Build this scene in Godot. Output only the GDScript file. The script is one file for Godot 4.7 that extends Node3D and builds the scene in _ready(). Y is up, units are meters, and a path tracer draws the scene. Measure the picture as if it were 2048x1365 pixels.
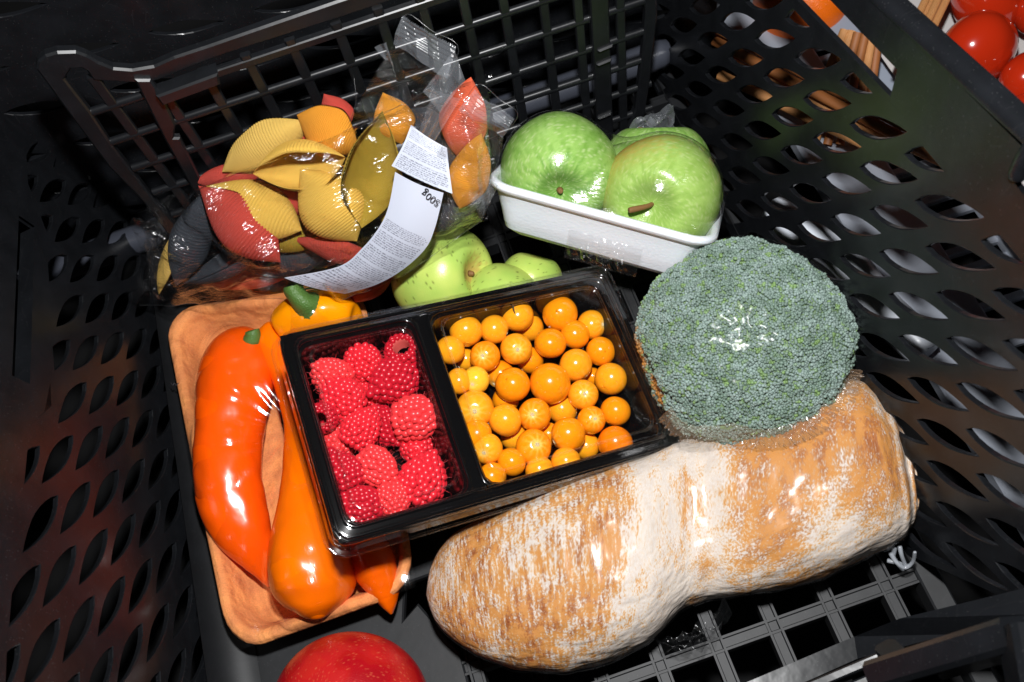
extends Node3D
# A black plastic shopping crate of groceries seen from above under a hard flash. Metres; x runs along the long mesh panel, y up, z towards the viewer.

var M := {}
var rng := RandomNumberGenerator.new()
var chained := 0


# ------------------------------------------------------------------ helpers
func lin(r: float, g: float, b: float) -> Color:
	return Color(r, g, b).linear_to_srgb()


func mat(called: String, col: Color, rough: float, more := {}) -> StandardMaterial3D:
	var m := StandardMaterial3D.new()
	m.resource_name = called
	m.albedo_color = col
	m.roughness = rough
	for k in more:
		m.set(k, more[k])
	M[called] = m
	return m


func film(called: String, alpha: float, rough: float, bump: Texture2D, depth: float, scale: Vector3) -> StandardMaterial3D:
	var m := mat(called, Color(0.30, 0.31, 0.32, alpha), rough, {"transparency": BaseMaterial3D.TRANSPARENCY_ALPHA, "cull_mode": BaseMaterial3D.CULL_DISABLED})
	if bump:
		m.heightmap_enabled = true
		m.heightmap_texture = bump
		m.heightmap_scale = depth
		m.uv1_scale = scale
	return m


func bumpy(m: StandardMaterial3D, t: Texture2D, depth: float, scale: float, world := false) -> void:
	m.heightmap_enabled = true
	m.heightmap_texture = t
	m.heightmap_scale = depth
	m.uv1_triplanar = true
	m.uv1_world_triplanar = world
	m.uv1_scale = Vector3.ONE * scale


func noise(sd: int, freq: float, kind := FastNoiseLite.TYPE_SIMPLEX_SMOOTH, oct := 3) -> FastNoiseLite:
	var n := FastNoiseLite.new()
	n.seed = sd
	n.frequency = freq
	n.noise_type = kind
	n.fractal_octaves = oct
	return n


func noise_image(n: FastNoiseLite, w: int, h: int) -> PackedByteArray:
	return n.get_seamless_image(w, h, false, false, 0.1, true).get_data()


func noise_tex(n: FastNoiseLite, w := 256, h := 256) -> ImageTexture:
	return ImageTexture.create_from_image(n.get_seamless_image(w, h, false, false, 0.1, true))


func thing(called: String, label: String, category: String, at := Vector3.ZERO, group := "") -> Node3D:
	var o := Node3D.new()
	o.name = called
	o.position = at
	add_child(o, true)
	return tag(o, label, category, group)


func tag(o: Node3D, label: String, category: String, group := "") -> Node3D:
	o.set_meta("label", label)
	o.set_meta("category", category)
	if group:
		o.set_meta("group", group)
	return o


func put(called: String, mesh: Mesh, m: Material, parent: Node = self, at := Transform3D()) -> MeshInstance3D:
	var o := MeshInstance3D.new()
	o.name = called
	o.mesh = mesh
	o.material_override = m
	o.transform = at
	parent.add_child(o, true)
	return o


func structure(o: Node) -> void:
	o.set_meta("kind", "structure")


# A smooth sheet or closed shell of f(u, v); opt: wu closes it in u, up makes it a sheet that faces up, col(u, v, p) colours it.
func grid(nu: int, nv: int, f: Callable, opt := {}) -> ArrayMesh:
	var p := PackedVector3Array()
	var uv := PackedVector2Array()
	var n := PackedVector3Array()
	var row := nu + 1
	p.resize(row * (nv + 1))
	n.resize(p.size())
	uv.resize(p.size())
	var mid := Vector3.ZERO
	for j in nv + 1:
		for i in row:
			var q: Vector3 = f.call(float(i) / nu, float(j) / nv)
			p[j * row + i] = q
			uv[j * row + i] = Vector2(float(i) / nu, float(j) / nv)
			mid += q
	mid /= p.size()
	var wu: bool = opt.get("wu", false)
	var wv: bool = opt.get("wv", false)
	var facing := 0.0
	for j in nv + 1:
		for i in row:
			var i0 := i - 1
			var i1 := i + 1
			if wu:
				i0 = nu - 1 if i == 0 else i0
				i1 = 1 if i == nu else i1
			else:
				i0 = maxi(i0, 0)
				i1 = mini(i1, nu)
			var j0 := maxi(j - 1, 0)
			var j1 := mini(j + 1, nv)
			if wv:
				j0 = nv - 1 if j == 0 else j - 1
				j1 = 1 if j == nv else j + 1
			var c := (p[j * row + i1] - p[j * row + i0]).cross(p[j1 * row + i] - p[j0 * row + i])
			n[j * row + i] = c.normalized() if c.length() > 1e-14 else Vector3.ZERO
			facing += c.y if opt.has("up") else c.dot(p[j * row + i] - mid)
	var turn := facing < 0.0
	var pole: Vector3 = Vector3.ZERO
	for k in n.size():
		if n[k] == Vector3.ZERO:
			pole = (p[k] - mid).normalized()
			n[k] = pole
		elif turn:
			n[k] = -n[k]
	var idx := PackedInt32Array()
	idx.resize(nu * nv * 6)
	var w := 0
	for j in nv:
		for i in nu:
			var a := j * row + i
			var b := a + 1
			var c := a + row + 1
			var d := a + row
			var six := [a, b, c, a, c, d] if turn else [a, c, b, a, d, c]
			for s in 6:
				idx[w + s] = six[s]
			w += 6
	var arr := []
	arr.resize(Mesh.ARRAY_MAX)
	arr[Mesh.ARRAY_VERTEX] = p
	arr[Mesh.ARRAY_NORMAL] = n
	arr[Mesh.ARRAY_TEX_UV] = uv
	arr[Mesh.ARRAY_INDEX] = idx
	if opt.has("col"):
		var cs := PackedColorArray()
		cs.resize(p.size())
		for j in nv + 1:
			for i in row:
				cs[j * row + i] = opt.col.call(float(i) / nu, float(j) / nv, p[j * row + i])
		arr[Mesh.ARRAY_COLOR] = cs
	var me := ArrayMesh.new()
	me.add_surface_from_arrays(Mesh.PRIMITIVE_TRIANGLES, arr)
	return me


func flat() -> SurfaceTool:
	var st := SurfaceTool.new()
	st.begin(Mesh.PRIMITIVE_TRIANGLES)
	st.set_smooth_group(-1)
	return st


# Corners in any turn; `out` is a direction the face should look to.
func quad(st: SurfaceTool, a: Vector3, b: Vector3, c: Vector3, d: Vector3, out: Vector3) -> void:
	var n := (c - a).cross(d - b)
	var order := [a, c, b, a, d, c] if n.dot(out) > 0.0 else [a, b, c, a, c, d]
	for v in order:
		st.add_vertex(v)


func done(st: SurfaceTool) -> ArrayMesh:
	st.generate_normals()
	return st.commit()


# A profile (x across, y along `up`) drawn from a to b with closed ends.
func extrude(profile: Array, a: Vector3, b: Vector3, up: Vector3) -> ArrayMesh:
	var st := flat()
	var along := (b - a).normalized()
	var side := along.cross(up).normalized()
	var u := side.cross(along).normalized()
	var mid := Vector2.ZERO
	for q in profile:
		mid += q / profile.size()
	for k in profile.size():
		var q: Vector2 = profile[k]
		var r: Vector2 = profile[(k + 1) % profile.size()]
		var e := r - q
		var out2 := Vector2(e.y, -e.x)
		if out2.dot((q + r) / 2.0 - mid) < 0.0:
			out2 = -out2
		quad(st, a + side * q.x + u * q.y, a + side * r.x + u * r.y, b + side * r.x + u * r.y, b + side * q.x + u * q.y, side * out2.x + u * out2.y)
	var tri := Geometry2D.triangulate_polygon(PackedVector2Array(profile))
	for k in range(0, tri.size(), 3):
		for end in [[a, -along], [b, along]]:
			var t := []
			for s in 3:
				var q: Vector2 = profile[tri[k + s]]
				t.append(end[0] + side * q.x + u * q.y)
			var n: Vector3 = (t[1] - t[0]).cross(t[2] - t[0])
			for s in ([0, 2, 1] if n.dot(end[1]) > 0.0 else [0, 1, 2]):
				st.add_vertex(t[s])
	return done(st)


# A smooth rod from a to b of half sizes w across and h along `up`.
func rod(a: Vector3, b: Vector3, w: float, h: float, up := Vector3.UP) -> ArrayMesh:
	var dir := (b - a).normalized()
	var side := dir.cross(up).normalized()
	var u2 := side.cross(dir)
	var f := func(u: float, v: float) -> Vector3: return a.lerp(b, v) + side * cos(TAU * u) * w + u2 * sin(TAU * u) * h
	return grid(14, 2, f, {"wu": true})


func rect(w: float, h: float, c := 0.0) -> Array:
	if c <= 0.0:
		return [Vector2(-w, -h), Vector2(w, -h), Vector2(w, h), Vector2(-w, h)]
	return [Vector2(-w + c, -h), Vector2(w - c, -h), Vector2(w, -h + c), Vector2(w, h - c), Vector2(w - c, h), Vector2(-w + c, h), Vector2(-w, h - c), Vector2(-w, -h + c)]


# A flat plate of outline `poly` (in ex, ey from o) with thickness and a small chamfer on its front edge.
func plate(poly: Array, o: Vector3, ex: Vector3, ey: Vector3, thick: float, chamfer := 0.0011) -> ArrayMesh:
	var st := flat()
	var n := ex.cross(ey).normalized()
	var pts := PackedVector2Array(poly)
	if Geometry2D.is_polygon_clockwise(pts):
		pts.reverse()
	var face := PackedVector2Array()
	for k in pts.size():
		var e0 := (pts[k] - pts[posmod(k - 1, pts.size())]).normalized()
		var e1 := (pts[(k + 1) % pts.size()] - pts[k]).normalized()
		var n0 := Vector2(-e0.y, e0.x)
		var n1 := Vector2(-e1.y, e1.x)
		var mit := (n0 + n1).normalized()
		face.append(pts[k] + mit * (chamfer / maxf(mit.dot(n0), 0.45)))
	if Geometry2D.triangulate_polygon(face).is_empty():
		face = pts
	var at := func(q: Vector2, h: float) -> Vector3: return o + ex * q.x + ey * q.y + n * h
	for k in pts.size():
		var q := pts[k]
		var r := pts[(k + 1) % pts.size()]
		var e := (r - q).normalized()
		var out := ex * e.y - ey * e.x
		var low := thick - (chamfer if face != pts else 0.0)
		quad(st, at.call(q, 0.0), at.call(r, 0.0), at.call(r, low), at.call(q, low), out)
		if face != pts:
			quad(st, at.call(q, low), at.call(r, low), at.call(face[(k + 1) % pts.size()], thick), at.call(face[k], thick), out + n)
	for side in [[face, thick, n], [pts, 0.0, -n]]:
		var tri := Geometry2D.triangulate_polygon(side[0])
		for k in range(0, tri.size(), 3):
			var t := []
			for s in 3:
				t.append(at.call(side[0][tri[k + s]], side[1]))
			var m: Vector3 = (t[1] - t[0]).cross(t[2] - t[0])
			for s in ([0, 2, 1] if m.dot(side[2]) > 0.0 else [0, 1, 2]):
				st.add_vertex(t[s])
	return done(st)


func reach(c: Vector2, d: Vector2, poly: PackedVector2Array) -> Vector2:
	var far := c
	var most := -1.0
	for k in poly.size():
		var hit = Geometry2D.segment_intersects_segment(c, c + d * 5.0, poly[k], poly[(k + 1) % poly.size()])
		if hit != null and c.distance_to(hit) > most:
			most = c.distance_to(hit)
			far = hit
	return far


# A sheet in (ez, et) from o with leaf-shaped openings on the lattice c0 + i p + j q, cut to the convex outline.
func perforated(o: Vector3, ez: Vector3, et: Vector3, face: Vector3, outline: Array, c0: Vector2, p: Vector2, q: Vector2, axis: Vector2, hl: float, hw: float, thick: float) -> ArrayMesh:
	var st := flat()
	var edge := PackedVector2Array(outline)
	var inner: PackedVector2Array = Geometry2D.offset_polygon(edge, -0.004)[0]
	if inner.size() < 3:
		inner = edge
	var ax := axis.normalized()
	var bx := Vector2(-ax.y, ax.x)
	var at := func(v: Vector2, h: float) -> Vector3: return o + ez * v.x + et * v.y - face * h
	for i in range(-14, 15):
		for j in range(-14, 15):
			var c := c0 + p * i + q * j
			var cell := PackedVector2Array([c + (p + q) / 2.0, c + (p - q) / 2.0, c - (p + q) / 2.0, c - (p - q) / 2.0])
			for part in Geometry2D.intersect_polygons(cell, edge):
				var leaf := PackedVector2Array()
				for k in 18:
					var t := k / 9.0
					var s := 1.0 if t < 1.0 else -1.0
					var w := t if t < 1.0 else 2.0 - t
					leaf.append(c + ax * (hl * (2.0 * w - 1.0)) + bx * (s * hw * pow(sin(PI * pow(w, 0.85)), 0.85)))
				var cut := Geometry2D.intersect_polygons(leaf, inner)
				if cut.is_empty() or absf(area(cut[0])) < 0.28 * absf(area(leaf)):
					var mid := Vector2.ZERO
					for v in part:
						mid += v / part.size()
					for k in part.size():
						for h in [[0.0, face], [thick, -face]]:
							var tri := [at.call(mid, h[0]), at.call(part[k], h[0]), at.call(part[(k + 1) % part.size()], h[0])]
							var n: Vector3 = (tri[1] - tri[0]).cross(tri[2] - tri[0])
							for s in ([0, 2, 1] if n.dot(h[1]) > 0.0 else [0, 1, 2]):
								st.add_vertex(tri[s])
					continue
				var hole: PackedVector2Array = cut[0]
				var hc := Vector2.ZERO
				for v in hole:
					hc += v / hole.size()
				var dirs := []
				for v in hole:
					dirs.append((v - hc).angle())
				for v in part:
					dirs.append((v - hc).angle())
				dirs.sort()
				var a := []
				var b := []
				for d in dirs:
					var dv := Vector2.from_angle(d)
					a.append(reach(hc, dv, hole))
					b.append(reach(hc, dv, part))
				for k in a.size():
					var l := (k + 1) % a.size()
					if (a[k] as Vector2).distance_to(a[l]) < 1e-7 and (b[k] as Vector2).distance_to(b[l]) < 1e-7:
						continue
					var ak: Vector2 = a[k] + (b[k] - a[k]).limit_length(0.0006)
					var al: Vector2 = a[l] + (b[l] - a[l]).limit_length(0.0006)
					var inw: Vector3 = ez * (hc.x - a[k].x) + et * (hc.y - a[k].y)
					quad(st, at.call(ak, 0.0), at.call(al, 0.0), at.call(b[l], 0.0), at.call(b[k], 0.0), face)
					quad(st, at.call(a[k], 0.0005), at.call(a[l], 0.0005), at.call(al, 0.0), at.call(ak, 0.0), face + inw.normalized())
					quad(st, at.call(a[k], thick), at.call(a[l], thick), at.call(a[l], 0.0005), at.call(a[k], 0.0005), inw)
					quad(st, at.call(a[k], thick), at.call(a[l], thick), at.call(b[l], thick), at.call(b[k], thick), -face)
	return done(st)


func area(poly: PackedVector2Array) -> float:
	var s := 0.0
	for k in poly.size():
		s += poly[k].cross(poly[(k + 1) % poly.size()])
	return s / 2.0


# Values of a list of stations (arrays of numbers) at t in 0..1, passing smoothly through each.
func along(st: Array, t: float) -> Array:
	var x := clampf(t, 0.0, 1.0) * (st.size() - 1)
	var k := mini(int(x), st.size() - 2)
	var w := x - k
	var a: Array = st[maxi(k - 1, 0)]
	var b: Array = st[k]
	var c: Array = st[k + 1]
	var d: Array = st[mini(k + 2, st.size() - 1)]
	var out := []
	for i in b.size():
		out.append(cubic_interpolate(b[i], c[i], a[i], d[i], w))
	return out


# A closed body along stations [x, y, z, half width, half height], with `lobes` shallow furrows.
func body(st: Array, nu: int, nv: int, lobes := 0, deep := 0.0, col = null, rough_n: FastNoiseLite = null) -> ArrayMesh:
	var f := func(u: float, v: float) -> Vector3:
		var t := 0.5 - 0.5 * cos(PI * v)
		t = lerpf(v, t, 0.35)
		var s := along(st, t)
		var s1 := along(st, minf(t + 0.02, 1.0))
		var s0 := along(st, maxf(t - 0.02, 0.0))
		var c := Vector3(s[0], s[1], s[2])
		var dir := (Vector3(s1[0], s1[1], s1[2]) - Vector3(s0[0], s0[1], s0[2])).normalized()
		var side := dir.cross(Vector3.UP).normalized()
		var up := side.cross(dir)
		var a := TAU * u
		var k := 1.0
		if lobes > 0:
			k -= deep * pow(0.5 + 0.5 * cos(a * lobes + 0.6), 3.0) * sin(PI * clampf(v * 1.05, 0.0, 1.0)) * (1.6 - v)
		var q: Vector3 = c + (side * cos(a) * s[3] + up * sin(a) * s[4]) * k
		if rough_n:
			q += (side * cos(a) + up * sin(a)) * rough_n.get_noise_3dv(q * 1000.0) * 0.0016
		return q
	var opt := {"wu": true}
	if col != null:
		opt.col = col
	return grid(nu, nv, f, opt)


func tube(pts: Array, r: float, taper := 1.0, n := 10) -> ArrayMesh:
	var st := []
	for k in pts.size():
		var w := r * lerpf(1.0, taper, float(k) / (pts.size() - 1))
		st.append([pts[k].x, pts[k].y, pts[k].z, w, w])
	st.push_front([pts[0].x, pts[0].y, pts[0].z, r * 0.05, r * 0.05])
	var e: Vector3 = pts[-1]
	st.append([e.x, e.y, e.z, r * 0.05, r * 0.05])
	return body(st, n, pts.size() * 6)


# A film stretched over ellipsoids [centre, rx, ry, rz] from the edge a-b-c-d: it rests on them and spans the gaps.
func stretched(nx: int, nz: int, q: Array, on: Array, rounds: int, wrinkle: Callable, slack := 0.0) -> ArrayMesh:
	var y := PackedFloat32Array()
	var low := PackedFloat32Array()
	var xz := PackedVector2Array()
	for j in nz + 1:
		for i in nx + 1:
			var u := float(i) / nx
			var v := float(j) / nz
			var p: Vector3 = (q[0] as Vector3).lerp(q[1], u).lerp((q[3] as Vector3).lerp(q[2], u), v)
			xz.append(Vector2(p.x, p.z))
			var h := -1.0
			for e in on:
				var c: Vector3 = e[0]
				var dx: float = (p.x - c.x) / e[1]
				var dz: float = (p.z - c.z) / e[3]
				var d := dx * dx + dz * dz
				if d < 1.0:
					h = maxf(h, c.y + e[2] * sqrt(1.0 - d))
			low.append(h)
			y.append(maxf(p.y, h) if i > 0 and j > 0 and i < nx and j < nz else p.y)
	for r in rounds:
		for j in range(1, nz):
			for i in range(1, nx):
				var k := j * (nx + 1) + i
				y[k] = maxf(low[k], (y[k - 1] + y[k + 1] + y[k - nx - 1] + y[k + nx + 1]) * 0.25 - slack)
	var f := func(u: float, v: float) -> Vector3:
		var k := roundi(v * nz) * (nx + 1) + roundi(u * nx)
		var p := Vector3(xz[k].x, y[k], xz[k].y)
		return p + wrinkle.call(u, v, p)
	return grid(nx, nz, f, {"up": true})


# Height of crumpled film at p: flat facets between straight creases, from folded waves in turned directions.
func crumple(p: Vector2, scale: float, sd: int) -> float:
	var h := 0.0
	var r := RandomNumberGenerator.new()
	r.seed = sd
	for k in 6:
		var d := Vector2.from_angle(r.randf() * TAU)
		var f := scale * r.randf_range(0.5, 1.6)
		var bend := 0.35 * sin(p.dot(d.orthogonal()) * f * r.randf_range(0.5, 1.3) + r.randf() * TAU)
		var s := p.dot(d) * f + bend + r.randf() * 10.0
		h += absf(fposmod(s, 2.0) - 1.0) / f
	return h / 3.0


# ------------------------------------------------------------------ scene
func _ready() -> void:
	rng.seed = 20
	# camera: rolled and tilted over the crate
	var cam := Camera3D.new()
	cam.name = "camera"
	cam.position = Vector3(0.0, 0.545, 0.0)
	var fwd := Vector3(0.0, -0.88295, -0.46947)
	var up := Vector3(0.33381, 0.44254, -0.83230)
	cam.basis = Basis(fwd.cross(up).normalized(), up, -fwd).orthonormalized()
	cam.fov = 40.0
	cam.near = 0.01
	cam.far = 20.0
	var lens := CameraAttributesPhysical.new()
	lens.frustum_focal_length = 32.97
	lens.frustum_focus_distance = 0.53
	lens.frustum_near = 0.01
	lens.frustum_far = 20.0
	lens.exposure_aperture = 13.0
	cam.attributes = lens
	add_child(cam)
	cam.current = true
	# dim surroundings and one small hard flash above the lens
	var we := WorldEnvironment.new()
	we.name = "surroundings"
	var env := Environment.new()
	env.background_mode = Environment.BG_COLOR
	env.background_color = lin(0.0025, 0.0027, 0.0031)
	env.tonemap_mode = Environment.TONE_MAPPER_LINEAR
	env.tonemap_exposure = 1.0
	env.sdfgi_enabled = true
	env.ssao_enabled = true
	env.ssil_enabled = true
	we.environment = env
	add_child(we)
	var flash := OmniLight3D.new()
	flash.name = "camera_flash"
	flash.position = cam.position + up * 0.15
	flash.light_color = Color(1.0, 1.0, 1.0)
	flash.light_energy = 0.54
	flash.light_size = 0.016
	flash.omni_range = 6.0
	flash.omni_attenuation = 2.0
	flash.shadow_enabled = true
	add_child(flash)

	make_materials()
	build_crate()
	build_surroundings()
	build_pepper_tray()
	build_loose_apples()
	build_apple_tray()
	build_pasta()
	build_berry_box()
	build_bread()
	build_broccoli()
	build_mango()


func make_materials() -> void:
	var scuff := noise(3, 0.02, FastNoiseLite.TYPE_SIMPLEX_SMOOTH, 5)
	var scuff_tex := noise_tex(scuff)
	var fine := noise(4, 0.09, FastNoiseLite.TYPE_SIMPLEX, 4)
	var fine_tex := noise_tex(fine)
	# moulded black plastic with dust specks and faint scratches
	var w := 512
	var im := Image.create(w, w, false, Image.FORMAT_RGB8)
	im.fill(Color8(27, 28, 30))
	var cloud := noise_image(noise(9, 0.012, FastNoiseLite.TYPE_SIMPLEX_SMOOTH, 5), w, w)
	for y in w:
		for x in w:
			var c := cloud[y * w + x] / 255.0
			var k := 0.85 + 0.4 * c
			im.set_pixel(x, y, Color(0.078 * k, 0.083 * k, 0.093 * k))
	var r := RandomNumberGenerator.new()
	r.seed = 5
	for k in 900:
		var v := r.randf_range(0.16, 0.38)
		im.set_pixel(r.randi() % w, r.randi() % w, Color(v, v, v))
	for k in 60:
		var p := Vector2(r.randf() * w, r.randf() * w)
		var d := Vector2.from_angle(r.randf() * TAU)
		for s in r.randi_range(12, 50):
			d = d.rotated(r.randf_range(-0.04, 0.04))
			p += d
			im.set_pixel(posmod(int(p.x), w), posmod(int(p.y), w), Color(0.13, 0.13, 0.14))
	var dust := ImageTexture.create_from_image(im)
	for spec in [["plastic", 0.26, 0.008], ["floor_plastic", 0.56, 0.006], ["panel_plastic", 0.33, 0.006]]:
		var m := mat(spec[0], Color.WHITE, spec[1])
		m.albedo_texture = dust
		bumpy(m, scuff_tex, spec[2] * 2.0, 7.0)
		m.metallic_specular = 0.36 if spec[0] == "plastic" else 0.5
	mat("ground", lin(0.012, 0.012, 0.013), 0.9)
	mat("grey_plastic", Color8(176, 182, 194), 0.35)
	mat("pale_plastic", Color8(200, 205, 214), 0.3)
	mat("dark_rail", Color8(60, 63, 72), 0.35)
	mat("paper", Color8(196, 192, 190), 0.8)
	# wicker strips
	var wk := mat("wicker", Color8(196, 138, 84), 0.55)
	bumpy(wk, fine_tex, 0.06, 40.0)
	mat("wicker_dark", Color8(150, 92, 48), 0.55)
	# fruit and vegetables
	mat("tomato", Color8(176, 40, 14), 0.16, {"clearcoat_enabled": true, "clearcoat": 0.6, "clearcoat_roughness": 0.05})
	mat("orange_peel", Color8(240, 110, 12), 0.35)
	bumpy(M.orange_peel, fine_tex, 0.05, 30.0)
	mat("scar_dark", Color8(60, 50, 26), 0.8)
	for spec in [["pepper_red", 246, 86, 4], ["pepper_orange", 250, 112, 2], ["pepper_yellow", 252, 150, 4], ["pepper_deep", 240, 96, 2]]:
		var m := mat(spec[0], Color8(spec[1], spec[2], spec[3]), 0.2, {"subsurf_scatter_enabled": true, "subsurf_scatter_strength": 0.05, "metallic_specular": 0.42})
		bumpy(m, scuff_tex, 0.02, 6.0)
	mat("stem_green", Color8(74, 108, 46), 0.5)
	bumpy(M.stem_green, fine_tex, 0.05, 30.0)
	mat("stem_brown", Color8(120, 84, 44), 0.7)
	# pressed pulp: mottled warm brown with fibres
	var pulp := Image.create(w, w, false, Image.FORMAT_RGB8)
	var pa := noise_image(noise(21, 0.011, FastNoiseLite.TYPE_SIMPLEX_SMOOTH, 4), w, w)
	var pb := noise_image(noise(22, 0.16, FastNoiseLite.TYPE_SIMPLEX, 3), w, w)
	for y in w:
		for x in w:
			var a := pa[y * w + x] / 255.0
			var b := pb[y * w + x] / 255.0
			var k := 0.82 + 0.2 * a + 0.16 * (b - 0.5)
			pulp.set_pixel(x, y, Color(0.95 * k, 0.61 * k * (0.95 + 0.08 * a), 0.35 * k))
	var pm := mat("pulp", Color.WHITE, 0.85)
	pm.albedo_texture = ImageTexture.create_from_image(pulp)
	bumpy(pm, noise_tex(noise(23, 0.03, FastNoiseLite.TYPE_SIMPLEX, 5)), 0.16, 9.0)
	var fm := mat("foam", Color8(222, 225, 231), 0.6, {"subsurf_scatter_enabled": true, "subsurf_scatter_strength": 0.08})
	var cells := noise(31, 0.09, FastNoiseLite.TYPE_CELLULAR, 1)
	bumpy(fm, noise_tex(cells), 0.012, 26.0)
	for spec in [["apple_skin", 0.24], ["apple_pale", 0.26], ["mango_skin", 0.30]]:
		mat(spec[0], Color.WHITE, spec[1], {"vertex_color_use_as_albedo": true, "metallic_specular": 0.42})
		bumpy(M[spec[0]], fine_tex, 0.008, 40.0)
	# dry pasta
	for spec in [["pasta_yellow", 232, 184, 78], ["pasta_straw", 222, 180, 88], ["pasta_olive", 168, 138, 36], ["pasta_orange", 228, 148, 34], ["pasta_red", 196, 66, 52], ["pasta_tomato", 222, 92, 56], ["pasta_black", 46, 51, 59]]:
		var m := mat(spec[0], Color8(spec[1], spec[2], spec[3]), 0.6)
		m.vertex_color_use_as_albedo = true
		m.subsurf_scatter_enabled = true
		m.subsurf_scatter_strength = 0.04
		bumpy(m, fine_tex, 0.03, 30.0)
	mat("pasta_rim", Color8(238, 206, 140), 0.7)
	# clear films with creases
	var crease := noise(41, 0.018, FastNoiseLite.TYPE_SIMPLEX, 3)
	crease.fractal_type = FastNoiseLite.FRACTAL_RIDGED
	var crease_tex := noise_tex(crease, 512, 512)
	var streak := Image.create(512, 512, false, Image.FORMAT_L8)
	var sd := noise_image(noise(43, 0.05, FastNoiseLite.TYPE_SIMPLEX, 4), 512, 512)
	for y in 512:
		for x in 512:
			var v := sd[(y % 512) * 512 + (x / 12) % 512] / 255.0
			streak.set_pixel(x, y, Color(v, v, v))
	var streak_tex := ImageTexture.create_from_image(streak)
	film("bag_film", 0.012, 0.11, crease_tex, 0.05, Vector3(2.2, 1.6, 1))
	film("seal_film", 0.12, 0.22, null, 0.0, Vector3.ONE)
	M.seal_film.albedo_color = Color(0.75, 0.77, 0.8, 0.12)
	film("film_edge", 0.16, 0.24, null, 0.0, Vector3.ONE)
	film("cling_film", 0.004, 0.13, crease_tex, 0.008, Vector3(1.5, 1.5, 1))
	film("head_film", 0.005, 0.17, null, 0.0, Vector3(1.5, 1.5, 1))
	film("bread_film", 0.004, 0.19, streak_tex, 0.03, Vector3(1.0, 1.0, 1))
	M.bread_film.metallic_specular = 0.26
	film("loose_film", 0.04, 0.2, null, 0.0, Vector3.ONE)
	M.head_film.metallic_specular = 0.14
	film("knot_film", 0.35, 0.25, null, 0.0, Vector3.ONE)
	M.knot_film.albedo_color = Color(0.75, 0.77, 0.8, 0.35)
	film("hem_film", 0.22, 0.2, null, 0.0, Vector3.ONE)
	M.hem_film.albedo_color = Color(0.62, 0.52, 0.42, 0.17)
	film("lid_plastic", 0.004, 0.08, null, 0.0, Vector3.ONE)
	# berry box and berries
	mat("box_black", Color8(10, 10, 11), 0.12)
	mat("box_floor", Color8(26, 27, 30), 0.3)
	for spec in [["berry_red", 220, 34, 48], ["berry_dark", 190, 18, 38], ["berry_pale", 230, 56, 60]]:
		mat(spec[0], Color8(spec[1], spec[2], spec[3]), 0.32, {"subsurf_scatter_enabled": true, "subsurf_scatter_strength": 0.04, "rim_enabled": true, "rim": 0.2})
	mat("berry_hollow", Color8(210, 90, 84), 0.7)
	mat("berry_hair", Color8(236, 190, 160), 0.7)
	mat("physalis_skin", Color.WHITE, 0.2, {"vertex_color_use_as_albedo": true, "subsurf_scatter_enabled": true, "subsurf_scatter_strength": 0.08, "clearcoat_enabled": true, "clearcoat": 0.5, "clearcoat_roughness": 0.06})
	mat("calyx_scar", Color8(226, 206, 160), 0.8)
	# broccoli
	mat("floret_bud", Color.WHITE, 0.55, {"vertex_color_use_as_albedo": true})
	mat("floret_under", Color8(104, 128, 88), 0.8)
	# stickers
	var sm := mat("sticker", Color.WHITE, 0.45)
	sm.albedo_texture = ImageTexture.create_from_image(print_image(256, 640, 0.30, 7))
	sm.cull_mode = BaseMaterial3D.CULL_DISABLED
	var s2 := mat("sticker_small", Color.WHITE, 0.45)
	s2.albedo_texture = ImageTexture.create_from_image(print_image(256, 256, 0.06, 8))
	s2.cull_mode = BaseMaterial3D.CULL_DISABLED
	mat("ink", Color8(30, 30, 36), 0.6)


# Rows of fine print, too small to read, on pale paper; the first `blank` of its length stays empty.
func print_image(w: int, h: int, blank: float, sd: int) -> Image:
	var im := Image.create(w, h, false, Image.FORMAT_RGB8)
	im.fill(Color8(188, 193, 207))
	var r := RandomNumberGenerator.new()
	r.seed = sd
	var y := int(h * blank) + 6
	var lines := 0
	while y < h - 10:
		lines += 1
		if lines % 7 == 0:
			y += 10
		var x := 12
		var end := w - 12 - (r.randi() % 60 if lines % 7 == 6 else r.randi() % 12)
		while x < end:
			var word := r.randi_range(2, 8)
			for k in word:
				if x > end:
					break
				var ink := Color8(70, 70, 84) if lines % 5 else Color8(45, 45, 56)
				var tall := r.randi_range(4, 6)
				im.fill_rect(Rect2i(x, y + 6 - tall, 1 + r.randi() % 2, tall), ink)
				if r.randf() < 0.6:
					im.fill_rect(Rect2i(x, y + (0 if r.randf() < 0.5 else 3), 4, 1), ink)
				if r.randf() < 0.5:
					im.fill_rect(Rect2i(x + 3, y + 1, 1, 5), ink)
				x += 5
			x += 4
		y += 10
	return im


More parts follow.
